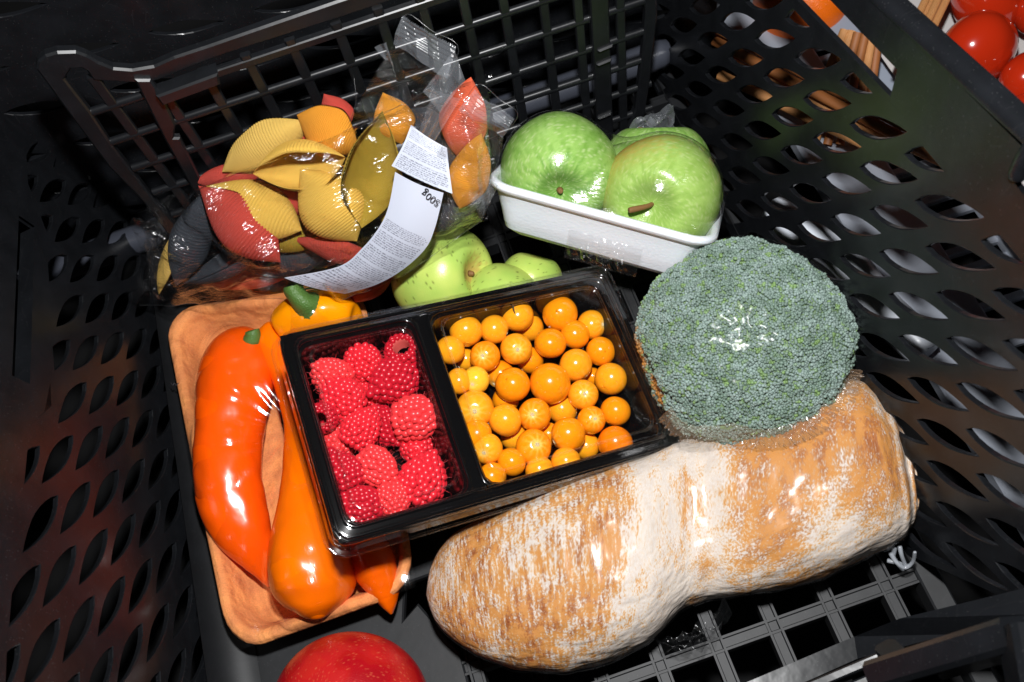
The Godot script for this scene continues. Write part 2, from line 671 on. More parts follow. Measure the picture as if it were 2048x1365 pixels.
# ------------------------------------------------------------------ crate
func build_crate() -> void:
	var crate := thing("shopping_crate", "black plastic crate with leaf-shaped wall holes and grid floor, holding all the groceries", "crate")
	var pl: Material = M.plastic
	var fl: Material = M.floor_plastic
	# floor: solid plate along one side, ribs in the rest
	put("floor_plate", plate([Vector2(-0.222, 0.47), Vector2(-0.222, 0.03), Vector2(-0.087, 0.03), Vector2(-0.087, 0.112), Vector2(-0.1036, 0.1465), Vector2(-0.1143, 0.1399), Vector2(-0.108, 0.16), Vector2(-0.087, 0.16), Vector2(-0.087, 0.47)], Vector3(0, -0.006, 0), Vector3(1, 0, 0), Vector3(0, 0, -1), 0.006), fl, crate)
	var rib := [Vector2(-0.004, -0.012), Vector2(0.004, -0.012), Vector2(0.004, 0.0), Vector2(0.0027, 0.0), Vector2(0.0022, -0.0013), Vector2(-0.0022, -0.0013), Vector2(-0.0027, 0.0), Vector2(-0.004, 0.0)]
	var x := -0.0812
	while x < 0.165:
		put("floor_rib", extrude(rib, Vector3(x, 0.0, -0.47), Vector3(x, 0.0, -0.02), Vector3.UP), fl, crate)
		x += 0.0329
	var z := -0.0355
	while z > -0.47:
		put("floor_rib", extrude(rib, Vector3(-0.09, -0.0003, z), Vector3(0.17, -0.0003, z), Vector3.UP), fl, crate)
		z -= 0.0335
	put("floor_edge", extrude(rect(0.006, 0.008, 0.001), Vector3(0.172, -0.006, -0.47), Vector3(0.172, -0.006, 0.02), Vector3.UP), fl, crate)
	# the two perforated end walls
	var dr := deg_to_rad(9.5)
	var nr := Vector3(-cos(dr), sin(dr), 0)
	var tr := Vector3(sin(dr), cos(dr), 0)
	var o_r := Vector3(0.166, 0, 0)
	var ez := Vector3(0, 0, 1)
	put("perforated_wall", perforated(o_r, ez, tr, nr, [Vector2(-0.50, -0.01), Vector2(0.03, -0.01), Vector2(0.03, 0.232), Vector2(-0.22, 0.197), Vector2(-0.50, 0.143)], Vector2(-0.3748, 0.1241), Vector2(0.0390, 0.0212), Vector2(0.0207, 0.0328), Vector2(0.0337, 0.0306), 0.0228, 0.0052, 0.0028), pl, crate)
	# band with the grip opening and the turned-out rim above it
	var band := flat()
	var at := func(s: float, t: float, h: float) -> Vector3: return o_r + ez * s + tr * t - nr * h
	var lower := [Vector2(-0.50, 0.143), Vector2(-0.36, 0.170), Vector2(-0.2415, 0.1929), Vector2(-0.22, 0.197), Vector2(0.03, 0.232)]
	var slot_low := [Vector2(-0.50, 0.1475), Vector2(-0.36, 0.1725), Vector2(-0.2405, 0.1955)]
	var slot_high := [Vector2(-0.50, 0.164), Vector2(-0.36, 0.189), Vector2(-0.2440, 0.2088)]
	var rim := [Vector2(-0.50, 0.176), Vector2(-0.36, 0.203), Vector2(-0.2440, 0.2262), Vector2(-0.1739, 0.2394), Vector2(-0.168, 0.2394)]
	for h in [[0.0, nr], [0.0028, -nr]]:
		for k in 2:
			quad(band, at.call(lower[k].x, lower[k].y, h[0]), at.call(lower[k + 1].x, lower[k + 1].y, h[0]), at.call(slot_low[k + 1].x, slot_low[k + 1].y, h[0]), at.call(slot_low[k].x, slot_low[k].y, h[0]), h[1])
			quad(band, at.call(slot_high[k].x, slot_high[k].y, h[0]), at.call(slot_high[k + 1].x, slot_high[k + 1].y, h[0]), at.call(rim[k + 1].x, rim[k + 1].y, h[0]), at.call(rim[k].x, rim[k].y, h[0]), h[1])
		quad(band, at.call(-0.2405, 0.1955, h[0]), at.call(-0.22, 0.197, h[0]), at.call(-0.22, 0.2307, h[0]), at.call(-0.244, 0.2088, h[0]), h[1])
		quad(band, at.call(-0.244, 0.2088, h[0]), at.call(-0.22, 0.2307, h[0]), at.call(-0.22, 0.2307, h[0]), at.call(-0.244, 0.2262, h[0]), h[1])
		quad(band, at.call(-0.2405, 0.1955, h[0]), at.call(-0.2415, 0.1929, h[0]), at.call(-0.22, 0.197, h[0]), at.call(-0.22, 0.197, h[0]), h[1])
		quad(band, at.call(-0.22, 0.197, h[0]), at.call(-0.168, 0.2043, h[0]), at.call(-0.168, 0.2394, h[0]), at.call(-0.22, 0.2307, h[0]), h[1])
		quad(band, at.call(-0.168, 0.2043, h[0]), at.call(0.03, 0.232, h[0]), at.call(0.03, 0.236, h[0]), at.call(-0.168, 0.225, h[0]), h[1])
	for k in 2:
		quad(band, at.call(slot_low[k].x, slot_low[k].y, 0), at.call(slot_low[k + 1].x, slot_low[k + 1].y, 0), at.call(slot_low[k + 1].x, slot_low[k + 1].y, 0.0028), at.call(slot_low[k].x, slot_low[k].y, 0.0028), tr)
		quad(band, at.call(slot_high[k].x, slot_high[k].y, 0), at.call(slot_high[k + 1].x, slot_high[k + 1].y, 0), at.call(slot_high[k + 1].x, slot_high[k + 1].y, 0.0028), at.call(slot_high[k].x, slot_high[k].y, 0.0028), -tr)
	quad(band, at.call(-0.2405, 0.1955, 0), at.call(-0.244, 0.2088, 0), at.call(-0.244, 0.2088, 0.0028), at.call(-0.2405, 0.1955, 0.0028), -ez)
	put("grip_band", done(band), pl, crate)
	# the rolled rim: rounded inner edge, then a lip that runs outward and down a little
	var lip := func(u: float, v: float) -> Vector3:
		var q: Vector2 = Vector2(-0.50, 0.176).lerp(Vector2(-0.168, 0.2404), v)
		var a := u * 3.0
		var prof: Vector2
		if a < 1.0:
			var b := a * PI * 0.5
			prof = Vector2(0.005 - 0.005 * cos(b), 0.005 * sin(b))
		elif a < 2.0:
			prof = Vector2(0.005 + (a - 1.0) * 0.004, 0.005)
		else:
			var b := (a - 2.0) * PI * 0.5
			prof = Vector2(0.009 + 0.0025 * sin(b), 0.005 - 0.012 * (1.0 - cos(b)))
		return o_r + ez * q.x + tr * (q.y + 0.0005) + Vector3(prof.x - 0.0003, prof.y, 0)
	put("rim_lip", grid(30, 6, lip, {"up": true}), pl, crate)
	put("rim_post", tube([o_r + ez * -0.168 + tr * 0.240 + Vector3(0.002, 0.001, 0), o_r + ez * -0.1665 + tr * 0.232 + Vector3(0.001, 0, 0), o_r + ez * -0.165 + tr * 0.226 + Vector3(0.0015, 0, 0)], 0.0032), pl, crate)
	var dl := deg_to_rad(8.0)
	var nl := Vector3(cos(dl), sin(dl), 0)
	var tl := Vector3(-sin(dl), cos(dl), 0)
	var o_l := Vector3(-0.225, 0, 0)
	put("perforated_wall", perforated(o_l, ez, tl, nl, [Vector2(-0.50, -0.01), Vector2(0.03, -0.01), Vector2(0.03, 0.192), Vector2(-0.15, 0.170), Vector2(-0.255, 0.150), Vector2(-0.278, 0.1285), Vector2(-0.402, 0.1255), Vector2(-0.43, 0.138), Vector2(-0.50, 0.138)], Vector2(-0.38210, 0.05470), Vector2(0.03990, 0.01530), Vector2(0.01520, 0.02590), Vector2(0.036, 0.026), 0.0222, 0.0050, 0.0028), pl, crate)
	var lb := flat()
	var al := func(s: float, t: float, h: float) -> Vector3: return o_l + ez * s + tl * t - nl * h
	var knots := [Vector2(-0.50, 0.138), Vector2(-0.43, 0.138), Vector2(-0.402, 0.1255), Vector2(-0.278, 0.1285), Vector2(-0.255, 0.150), Vector2(-0.15, 0.170), Vector2(0.03, 0.192)]
	var edge_l := func(s: float) -> float:
		for k in 6:
			if s <= knots[k + 1].x:
				return lerpf(knots[k].y, knots[k + 1].y, (s - knots[k].x) / (knots[k + 1].x - knots[k].x))
		return 0.192
	for h in [[0.0, nl], [0.003, -nl]]:
		var cuts := [-0.50, -0.43, -0.402, -0.3995, -0.2855, -0.278, -0.255, -0.15, 0.03]
		for k in 8:
			var s0: float = cuts[k]
			var s1: float = cuts[k + 1]
			if k == 3:
				quad(lb, al.call(s0, edge_l.call(s0), h[0]), al.call(s1, edge_l.call(s1), h[0]), al.call(s1, 0.1435, h[0]), al.call(s0, 0.1315, h[0]), h[1])
				quad(lb, al.call(s0, 0.1440, h[0]), al.call(s1, 0.1560, h[0]), al.call(s1, 0.24, h[0]), al.call(s0, 0.24, h[0]), h[1])
			else:
				quad(lb, al.call(s0, edge_l.call(s0), h[0]), al.call(s1, edge_l.call(s1), h[0]), al.call(s1, 0.24, h[0]), al.call(s0, 0.24, h[0]), h[1])
	quad(lb, al.call(-0.3995, 0.1315, 0), al.call(-0.2855, 0.1435, 0), al.call(-0.2855, 0.1435, 0.01), al.call(-0.3995, 0.1315, 0.01), tl)
	quad(lb, al.call(-0.3995, 0.1440, 0), al.call(-0.2855, 0.1560, 0), al.call(-0.2855, 0.1560, 0.01), al.call(-0.3995, 0.1440, 0.01), -tl)
	put("grip_band", done(lb), pl, crate)
	# floor fillet along the wall with the pepper tray
	var fillet := func(u: float, v: float) -> Vector3:
		var a := u * PI * 0.5
		return Vector3(-0.225 + 0.022 * (1.0 - sin(a)), 0.022 * (1.0 - cos(a)) + 0.001, lerpf(-0.47, 0.03, v))
	put("floor_fillet", grid(10, 2, fillet, {"up": true}), fl, crate)
	# outer back wall, then the hinged mesh panel in front of it
	put("perforated_wall", perforated(Vector3(0, 0, -0.475), Vector3(1, 0, 0), Vector3(0, 1, 0), Vector3(0, 0, 1), [Vector2(-0.27, -0.01), Vector2(0.22, -0.01), Vector2(0.22, 0.25), Vector2(-0.27, 0.25)], Vector2(-0.14, 0.205), Vector2(0.062, -0.010), Vector2(0.020, -0.040), Vector2(0.05, -0.012), 0.0225, 0.0045, 0.0028), pl, crate)
	build_panel(crate)
	# near wall, folded low, its rim close to the lens
	var fx := func(a: Array) -> Array: return a
	var st := flat()
	var e := [Vector3(-0.0015, 0.0500, -0.0392), Vector3(0.1096, 0.0500, -0.0455), Vector3(0.1065, 0.0500, -0.0357), Vector3(0.0045, 0.0500, -0.0283)]
	quad(st, e[0], e[1], e[2], e[3], Vector3.UP)
	quad(st, e[0], e[1], e[1] - Vector3(0, 0.06, 0), e[0] - Vector3(0, 0.06, 0), Vector3(0, 0, -1))
	quad(st, e[3], e[2], e[2] - Vector3(0, 0.06, 0), e[3] - Vector3(0, 0.06, 0), Vector3(0, 0, 1))
	put("near_ledge", done(st), pl, crate)
	st = flat()
	var g := [Vector3(0.1092, 0.0520, -0.0453), Vector3(0.1269, 0.0750, -0.0440), Vector3(0.1843, 0.1150, -0.0337), Vector3(0.1881, 0.1150, -0.0182), Vector3(0.1442, 0.0750, -0.0305), Vector3(0.1061, 0.0520, -0.0355)]
	quad(st, g[0], g[1], g[4], g[5], Vector3.UP)
	quad(st, g[1], g[2], g[3], g[4], Vector3.UP)
	quad(st, g[0], g[1], g[1] - Vector3(0, 0.09, 0), g[0] - Vector3(0, 0.06, 0), Vector3(0, 0, -1))
	quad(st, g[1], g[2], g[2] - Vector3(0, 0.13, 0), g[1] - Vector3(0, 0.09, 0), Vector3(0, 0, -1))
	quad(st, g[5], g[4], g[4] - Vector3(0, 0.09, 0), g[5] - Vector3(0, 0.06, 0), Vector3(0, 0, 1))
	quad(st, g[4], g[3], g[3] - Vector3(0, 0.13, 0), g[4] - Vector3(0, 0.09, 0), Vector3(0, 0, 1))
	put("near_wall", done(st), pl, crate)
	for b in [[Vector3(0.0639, 0.0500, -0.0301), Vector3(0.1166, 0.0600, -0.0323)], [Vector3(0.0761, 0.0500, -0.0233), Vector3(0.1232, 0.0600, -0.0258)], [Vector3(0.0887, 0.0600, -0.0163), Vector3(0.1254, 0.0700, -0.0202)]]:
		put("near_rib", extrude(rect(0.0022, 0.006, 0.0008), b[0], b[1], Vector3.UP), pl, crate)
	put("near_brace", extrude(rect(0.006, 0.02, 0.002), Vector3(0.1097, 0.1000, -0.0215), Vector3(0.1486, 0.1600, -0.0161), Vector3.UP), pl, crate)
	put("near_brace", extrude(rect(0.005, 0.02, 0.002), Vector3(0.1131, 0.1000, -0.0108), Vector3(0.1115, 0.1100, -0.0228), Vector3.UP), pl, crate)
	put("near_brace", extrude(rect(0.004, 0.01, 0.002), Vector3(0.1374, 0.1700, -0.0195), Vector3(0.1277, 0.1700, 0.0068), Vector3.UP), pl, crate)


func build_panel(crate: Node3D) -> void:
	var pl: Material = M.panel_plastic
	var o := Vector3(0, 0, -0.415)
	var ex := Vector3(1, 0, 0)
	var ey := Vector3(0, 1, 0)
	put("panel_rail", plate([Vector2(-0.1821, 0.2231), Vector2(-0.1786, 0.2272), Vector2(-0.1736, 0.2291), Vector2(-0.1674, 0.2287), Vector2(-0.1593, 0.2253), Vector2(-0.1560, 0.2209), Vector2(-0.1533, 0.2147), Vector2(-0.1488, 0.2081), Vector2(-0.1411, 0.2033), Vector2(-0.1303, 0.2009), Vector2(-0.1185, 0.2020), Vector2(-0.1007, 0.2015), Vector2(-0.0364, 0.2009), Vector2(0.1164, 0.1994), Vector2(0.1211, 0.1864), Vector2(-0.0274, 0.1898), Vector2(-0.0943, 0.1926), Vector2(-0.1134, 0.1921), Vector2(-0.1283, 0.1911), Vector2(-0.1368, 0.1913), Vector2(-0.1442, 0.1945), Vector2(-0.1533, 0.2001), Vector2(-0.1618, 0.2049), Vector2(-0.1614, 0.2118), Vector2(-0.1629, 0.2148), Vector2(-0.1675, 0.2162), Vector2(-0.1736, 0.2117), Vector2(-0.1745, 0.1866), Vector2(-0.1775, 0.1589), Vector2(-0.1796, 0.1076), Vector2(-0.1791, 0.0273), Vector2(-0.1910, 0.0179), Vector2(-0.1862, 0.1082), Vector2(-0.1878, 0.1440), Vector2(-0.1847, 0.1893)], o, ex, ey, 0.005), pl, crate)
	put("panel_strap", plate([Vector2(-0.1425, 0.1987), Vector2(-0.1353, 0.1952), Vector2(-0.1353, 0.1819), Vector2(-0.1389, 0.1597), Vector2(-0.1443, 0.1510), Vector2(-0.1413, 0.1494), Vector2(-0.1463, 0.1128), Vector2(-0.1497, 0.0827), Vector2(-0.1577, 0.0818), Vector2(-0.1539, 0.1145), Vector2(-0.1497, 0.1506), Vector2(-0.1447, 0.1845)], o + Vector3(0, 0, 0.0035), ex, ey, 0.004), pl, crate)
	put("panel_cap", plate([Vector2(-0.1366, 0.1884), Vector2(-0.1009, 0.1889), Vector2(-0.1031, 0.1810), Vector2(-0.1366, 0.1805)], o + Vector3(0, 0, 0.004), ex, ey, 0.009), pl, crate)
	var upright := rect(0.0029, 0.0019, 0.0007)
	var zc := Vector3(0, 0, 0.002)
	# level bars fall slightly towards the far corner
	for k in 9:
		var y := 0.1838 - 0.0246 * k
		var a := o + zc + Vector3(-0.178, y, 0)
		var b := o + zc + Vector3(0.146, y - 0.0105, 0)
		if k > 7:
			a.x = 0.02
			a.y = y - 0.006
			b = o + zc + Vector3(0.13, y - 0.0102, 0)
		put("panel_bar", rod(a, b, 0.0023, 0.0027), pl, crate)
	for x in [-0.1637, -0.1365, -0.1115, -0.0868, -0.0612, -0.0346, -0.0104, 0.0135, 0.0365, 0.0588, 0.082, 0.1025, 0.1285]:
		var top: float = 0.186 if x > -0.15 else 0.206
		put("panel_upright", extrude(upright, o + zc + Vector3(x - 0.0045, 0.0, 0), o + zc + Vector3(x + 0.0018, top, 0), Vector3(0, 0, 1)), pl, crate)
	put("panel_second_rail", extrude(rect(0.0026, 0.0024, 0.0007), o + zc + Vector3(-0.105, 0.1812, 0), o + zc + Vector3(0.15, 0.175, 0), Vector3(0, 0, 1)), pl, crate)
	put("panel_strap", extrude(rect(0.0058, 0.003, 0.0008), o + Vector3(0.1175, 0.205, 0.004), o + Vector3(0.109, 0.0, 0.004), Vector3(0, 0, 1)), pl, crate)
	put("panel_frame", plate([Vector2(0.1450, 0.1667), Vector2(0.1494, 0.1649), Vector2(0.1512, 0.1120), Vector2(0.1449, 0.0568), Vector2(0.1397, 0.0214), Vector2(0.1305, 0.0060), Vector2(0.1181, 0.0023), Vector2(0.0689, 0.0057), Vector2(0.0700, 0.0137), Vector2(0.1167, 0.0098), Vector2(0.1264, 0.0158), Vector2(0.1332, 0.0326), Vector2(0.1402, 0.0823), Vector2(0.1434, 0.1154)], o, ex, ey, 0.005), pl, crate)
	for p in [Vector2(0.1152, 0.1027), Vector2(0.1136, 0.0911), Vector2(0.1101, 0.0411)]:
		put("panel_clip", plate([p + Vector2(-0.005, -0.0012), p + Vector2(0.005, -0.0004), p + Vector2(0.005, 0.0016), p + Vector2(-0.005, 0.0008)], o + Vector3(0, 0, 0.006), ex, ey, 0.003), pl, crate)


func build_surroundings() -> void:
	var ground := MeshInstance3D.new()
	var gm := BoxMesh.new()
	gm.size = Vector3(30, 0.05, 30)
	ground.mesh = gm
	ground.material_override = M.ground
	ground.name = "ground"
	ground.position = Vector3(0, -0.24, 0)
	structure(ground)
	add_child(ground)
	# a grey slatted shelf beyond the far end wall
	var shelf := thing("slatted_shelf", "grey plastic shelf with upright slots, seen through the leaf-shaped holes beside the wicker basket", "shelf")
	put("shelf_board", plate([Vector2(0.24, 0.55), Vector2(0.24, 0.02), Vector2(0.29, 0.02), Vector2(0.29, 0.55)], Vector3(0, -0.03, 0), Vector3(1, 0, 0), Vector3(0, 0, -1), 0.01), M.grey_plastic, shelf)
	put("shelf_board", plate([Vector2(0.33, 0.55), Vector2(0.33, 0.02), Vector2(0.60, 0.02), Vector2(0.60, 0.55)], Vector3(0, -0.035, 0), Vector3(1, 0, 0), Vector3(0, 0, -1), 0.01), M.grey_plastic, shelf)
	var k := 0
	while k < 34:
		put("slat", extrude(rect(0.003, 0.003, 0.001), Vector3(0.288, -0.031, -0.04 - 0.0145 * k), Vector3(0.334, -0.034, -0.04 - 0.0145 * k), Vector3.UP), M.grey_plastic, shelf)
		k += 1
	put("shelf_lip", tube([Vector3(0.1923, 0.0000, -0.3166), Vector3(0.2039, 0.0000, -0.2956), Vector3(0.2202, 0.0000, -0.2645), Vector3(0.2250, 0.0000, -0.2268), Vector3(0.2349, 0.0000, -0.1892)], 0.012), M.pale_plastic, shelf)
	# rounded rail behind the mesh panel
	tag(put("dark_rail", tube([Vector3(-0.3, 0.03, -0.452), Vector3(-0.1, 0.03, -0.452), Vector3(0.1, 0.03, -0.452), Vector3(0.17, 0.03, -0.452)], 0.010), M.dark_rail), "smooth dark grey rail lying behind the mesh panel", "rail")
	# wicker basket with tomatoes on paper
	var basket := thing("wicker_basket", "open wicker basket of split cane strips holding tomatoes outside the crate", "basket")
	for s in [[Vector3(0.3674, 0.0350, -0.4166), Vector3(0.3070, 0.0350, -0.3592)], [Vector3(0.3621, 0.0380, -0.4184), Vector3(0.3050, 0.0360, -0.3639)], [Vector3(0.3598, 0.0340, -0.4217), Vector3(0.3054, 0.0340, -0.3706)], [Vector3(0.3550, 0.0360, -0.4218), Vector3(0.3024, 0.0360, -0.3724)]]:
		put("cane_strip", rod(s[0], s[1], 0.0026, 0.002), M.wicker, basket)
	for s in [[Vector3(0.2955, 0.0200, -0.4251), Vector3(0.2422, -0.0200, -0.3728)], [Vector3(0.2993, 0.0200, -0.4222), Vector3(0.2510, -0.0200, -0.3688)], [Vector3(0.2998, 0.0240, -0.4156), Vector3(0.2571, -0.0150, -0.3617)], [Vector3(0.3023, 0.0260, -0.4102), Vector3(0.2625, -0.0100, -0.3550)], [Vector3(0.3068, 0.0240, -0.4081), Vector3(0.2701, -0.0100, -0.3515)], [Vector3(0.3119, 0.0200, -0.4078), Vector3(0.2795, -0.0150, -0.3515)]]:
		put("cane_strip", rod(s[0], s[1], rng.randf_range(0.0026, 0.0034), 0.0024), M.wicker if rng.randf() < 0.7 else M.wicker_dark, basket)
	for s in [[Vector3(0.2262, 0.0000, -0.4811), Vector3(0.3128, 0.0300, -0.2809)], [Vector3(0.2187, 0.0000, -0.4726), Vector3(0.3061, 0.0300, -0.2747)], [Vector3(0.2220, -0.0100, -0.4606), Vector3(0.3026, 0.0200, -0.2936)], [Vector3(0.2130, -0.0100, -0.4488), Vector3(0.2951, 0.0200, -0.2799)]]:
		put("cane_weaver", rod(s[0], s[1], 0.004, 0.003), M.wicker if rng.randf() < 0.6 else M.wicker_dark, basket)
	tag(put("grey_box_lid", plate([Vector2(0, 0), Vector2(0.09, 0), Vector2(0.09, 0.24), Vector2(0, 0.24)], Vector3(0.3044, -0.0200, -0.3865), Vector3(1, 0, 0), Vector3(0, 0.0, -1), 0.004), mat("pale_grey", Color8(150, 158, 172), 0.5)), "flat pale grey panel between the cane strips, seen through the grip opening", "panel")
	tag(put("paper_sheet", plate([Vector2(-0.01, -0.16), Vector2(0.2, -0.16), Vector2(0.2, 0.25), Vector2(-0.01, 0.25)], Vector3(0.3280, 0.0000, -0.3640) , Vector3(1, 0, 0), Vector3(0, 0, -1), 0.001), M.paper), "white paper lining under the tomatoes", "paper")
	var toms := [[Vector3(0.3586, 0.0300, -0.3644), 75, "glossy red tomato with a sharp double glint, in the middle of the basket"], [Vector3(0.3916, 0.0300, -0.4050), 85, "red tomato with its dark stem hollow showing, at the top edge of the photo"], [Vector3(0.3745, 0.0280, -0.3293), 58, "red tomato cut off by the photo edge beside the middle tomato"], [Vector3(0.3582, 0.0250, -0.3043), 52, "small orange-red tomato lowest above the crate rim"], [Vector3(0.4101, 0.0300, -0.3777), 50, "dark red tomato cut off at the photo corner"]]
	for t in toms:
		var c: Vector3 = t[0]
		var rad: float = t[1] / 1875.0 * (c - Vector3(0, 0.545, 0)).dot(Vector3(0, -0.88295, -0.46947))
		var o := thing("tomato", t[2], "tomato", c, "tomatoes in the wicker basket")
		var f := func(u: float, v: float) -> Vector3:
			var a := PI * v
			return Vector3(sin(a) * cos(TAU * u), cos(a) * 0.86 - 0.22 * exp(-pow(a / 0.3, 2.0)), sin(a) * sin(TAU * u)) * rad * (1.0 + 0.015 * cos(TAU * u * 5.0) * sin(a))
		put("flesh", grid(40, 28, f, {"wu": true}), M.tomato, o)
		o.rotation = Vector3(-1.9 if t[1] != 85 else 0.9, 0.3, -0.2)
		var sc := CylinderMesh.new()
		sc.top_radius = rad * 0.2
		sc.bottom_radius = rad * 0.25
		sc.height = rad * 0.06
		put("stem_scar", sc, M.scar_dark, o, Transform3D(Basis(), Vector3(0, rad * 0.68, 0)))
	var sp := SphereMesh.new()
	sp.radius = 0.036
	sp.height = 0.072
	tag(put("orange", sp, M.orange_peel, self, Transform3D(Basis(), Vector3(0.2994, -0.0200, -0.4956))), "bright orange fruit glimpsed through the grip opening of the crate", "orange")
	sp = SphereMesh.new()
	sp.radius = 0.03
	sp.height = 0.06
	tag(put("tomato", sp, M.tomato, self, Transform3D(Basis(), Vector3(0.2730, -0.0600, -0.5232))), "shadowed red tomato glimpsed through the leaf holes below the grip opening", "tomato", "tomatoes in the wicker basket")


	var scrap := func(u: float, v: float) -> Vector3:
		var p: Vector3 = (Vector3(0.1118, 0.0500, -0.3821)).lerp(Vector3(0.1386, 0.0600, -0.3752), u).lerp((Vector3(0.1110, 0.0300, -0.3714)).lerp(Vector3(0.1365, 0.0350, -0.3639), u), v)
		return p + Vector3(crumple(Vector2(u * 0.03, v * 0.03), 160.0, 61), crumple(Vector2(u * 0.03, v * 0.03), 140.0, 62) * 2.0, crumple(Vector2(u * 0.03, v * 0.03), 150.0, 63))
	tag(put("film_scrap", grid(50, 50, scrap, {"up": true}), M.seal_film), "crumpled clear film scrap in the corner between mesh panel and end wall", "film")


# ------------------------------------------------------------------ peppers on a pulp tray
func tray_mesh(q: Array, rings: Array, wave: FastNoiseLite, amp: float, corner: float) -> ArrayMesh:
	var wx: float = ((q[1] - q[0]) as Vector3).length()
	var wz: float = ((q[3] - q[0]) as Vector3).length()
	var n := ((q[1] - q[0]) as Vector3).cross(q[3] - q[0]).normalized()
	if n.y < 0.0:
		n = -n
	var f := func(u: float, v: float) -> Vector3:
		var rr := along(rings, v) if rings[0].size() > 2 else lerp_rings(rings, v)
		var inset: float = rr[0]
		var hx := wx / 2.0 - inset
		var hz := wz / 2.0 - inset
		var cr := clampf(corner - inset * 0.7, 0.002, minf(hx, hz))
		if inset > minf(wx, wz) * 0.45:
			hx = maxf(wx / 2.0 - inset, 0.0)
			hz = maxf(wz / 2.0 - inset, 0.0)
			cr = 0.0
		var p := rounded(u, hx, hz, cr)
		var s := Vector2(p.x / wx + 0.5, p.y / wz + 0.5)
		var base: Vector3 = (q[0] as Vector3).lerp(q[1], s.x).lerp((q[3] as Vector3).lerp(q[2], s.x), s.y)
		var w := wave.get_noise_2d(u * 600.0, v * 40.0) * amp if wave else 0.0
		return base + n * (rr[1] + w)
	return grid(120, rings.size() * 3 - 3, f, {"wu": true, "up": true})


func lerp_rings(rings: Array, v: float) -> Array:
	var x := v * (rings.size() - 1)
	var k := mini(int(x), rings.size() - 2)
	return [lerpf(rings[k][0], rings[k + 1][0], x - k), lerpf(rings[k][1], rings[k + 1][1], x - k)]


# Point at u (0..1) round a rectangle of half sizes hx, hz with corner radius r.
func rounded(u: float, hx: float, hz: float, r: float) -> Vector2:
	var a := 2.0 * (hx - r)
	var b := 2.0 * (hz - r)
	var arc := PI * 0.5 * r
	var t := u * (2.0 * a + 2.0 * b + 4.0 * arc)
	var corners := [Vector2(hx - r, -hz + r), Vector2(hx - r, hz - r), Vector2(-hx + r, hz - r), Vector2(-hx + r, -hz + r)]
	for k in 4:
		var side := a if k % 2 == 0 else b
		var dir := Vector2.RIGHT.rotated(k * PI / 2.0)
		if t <= side or (k == 3 and t <= side + 1e-6):
			return corners[k] + Vector2(0, -r).rotated(k * PI / 2.0) - dir * (side - t)
		t -= side
		if t <= arc and arc > 0.0:
			return corners[k] + Vector2(0, -r).rotated(k * PI / 2.0 + t / r)
		t -= arc
	return Vector2(-hx + r, -hz)


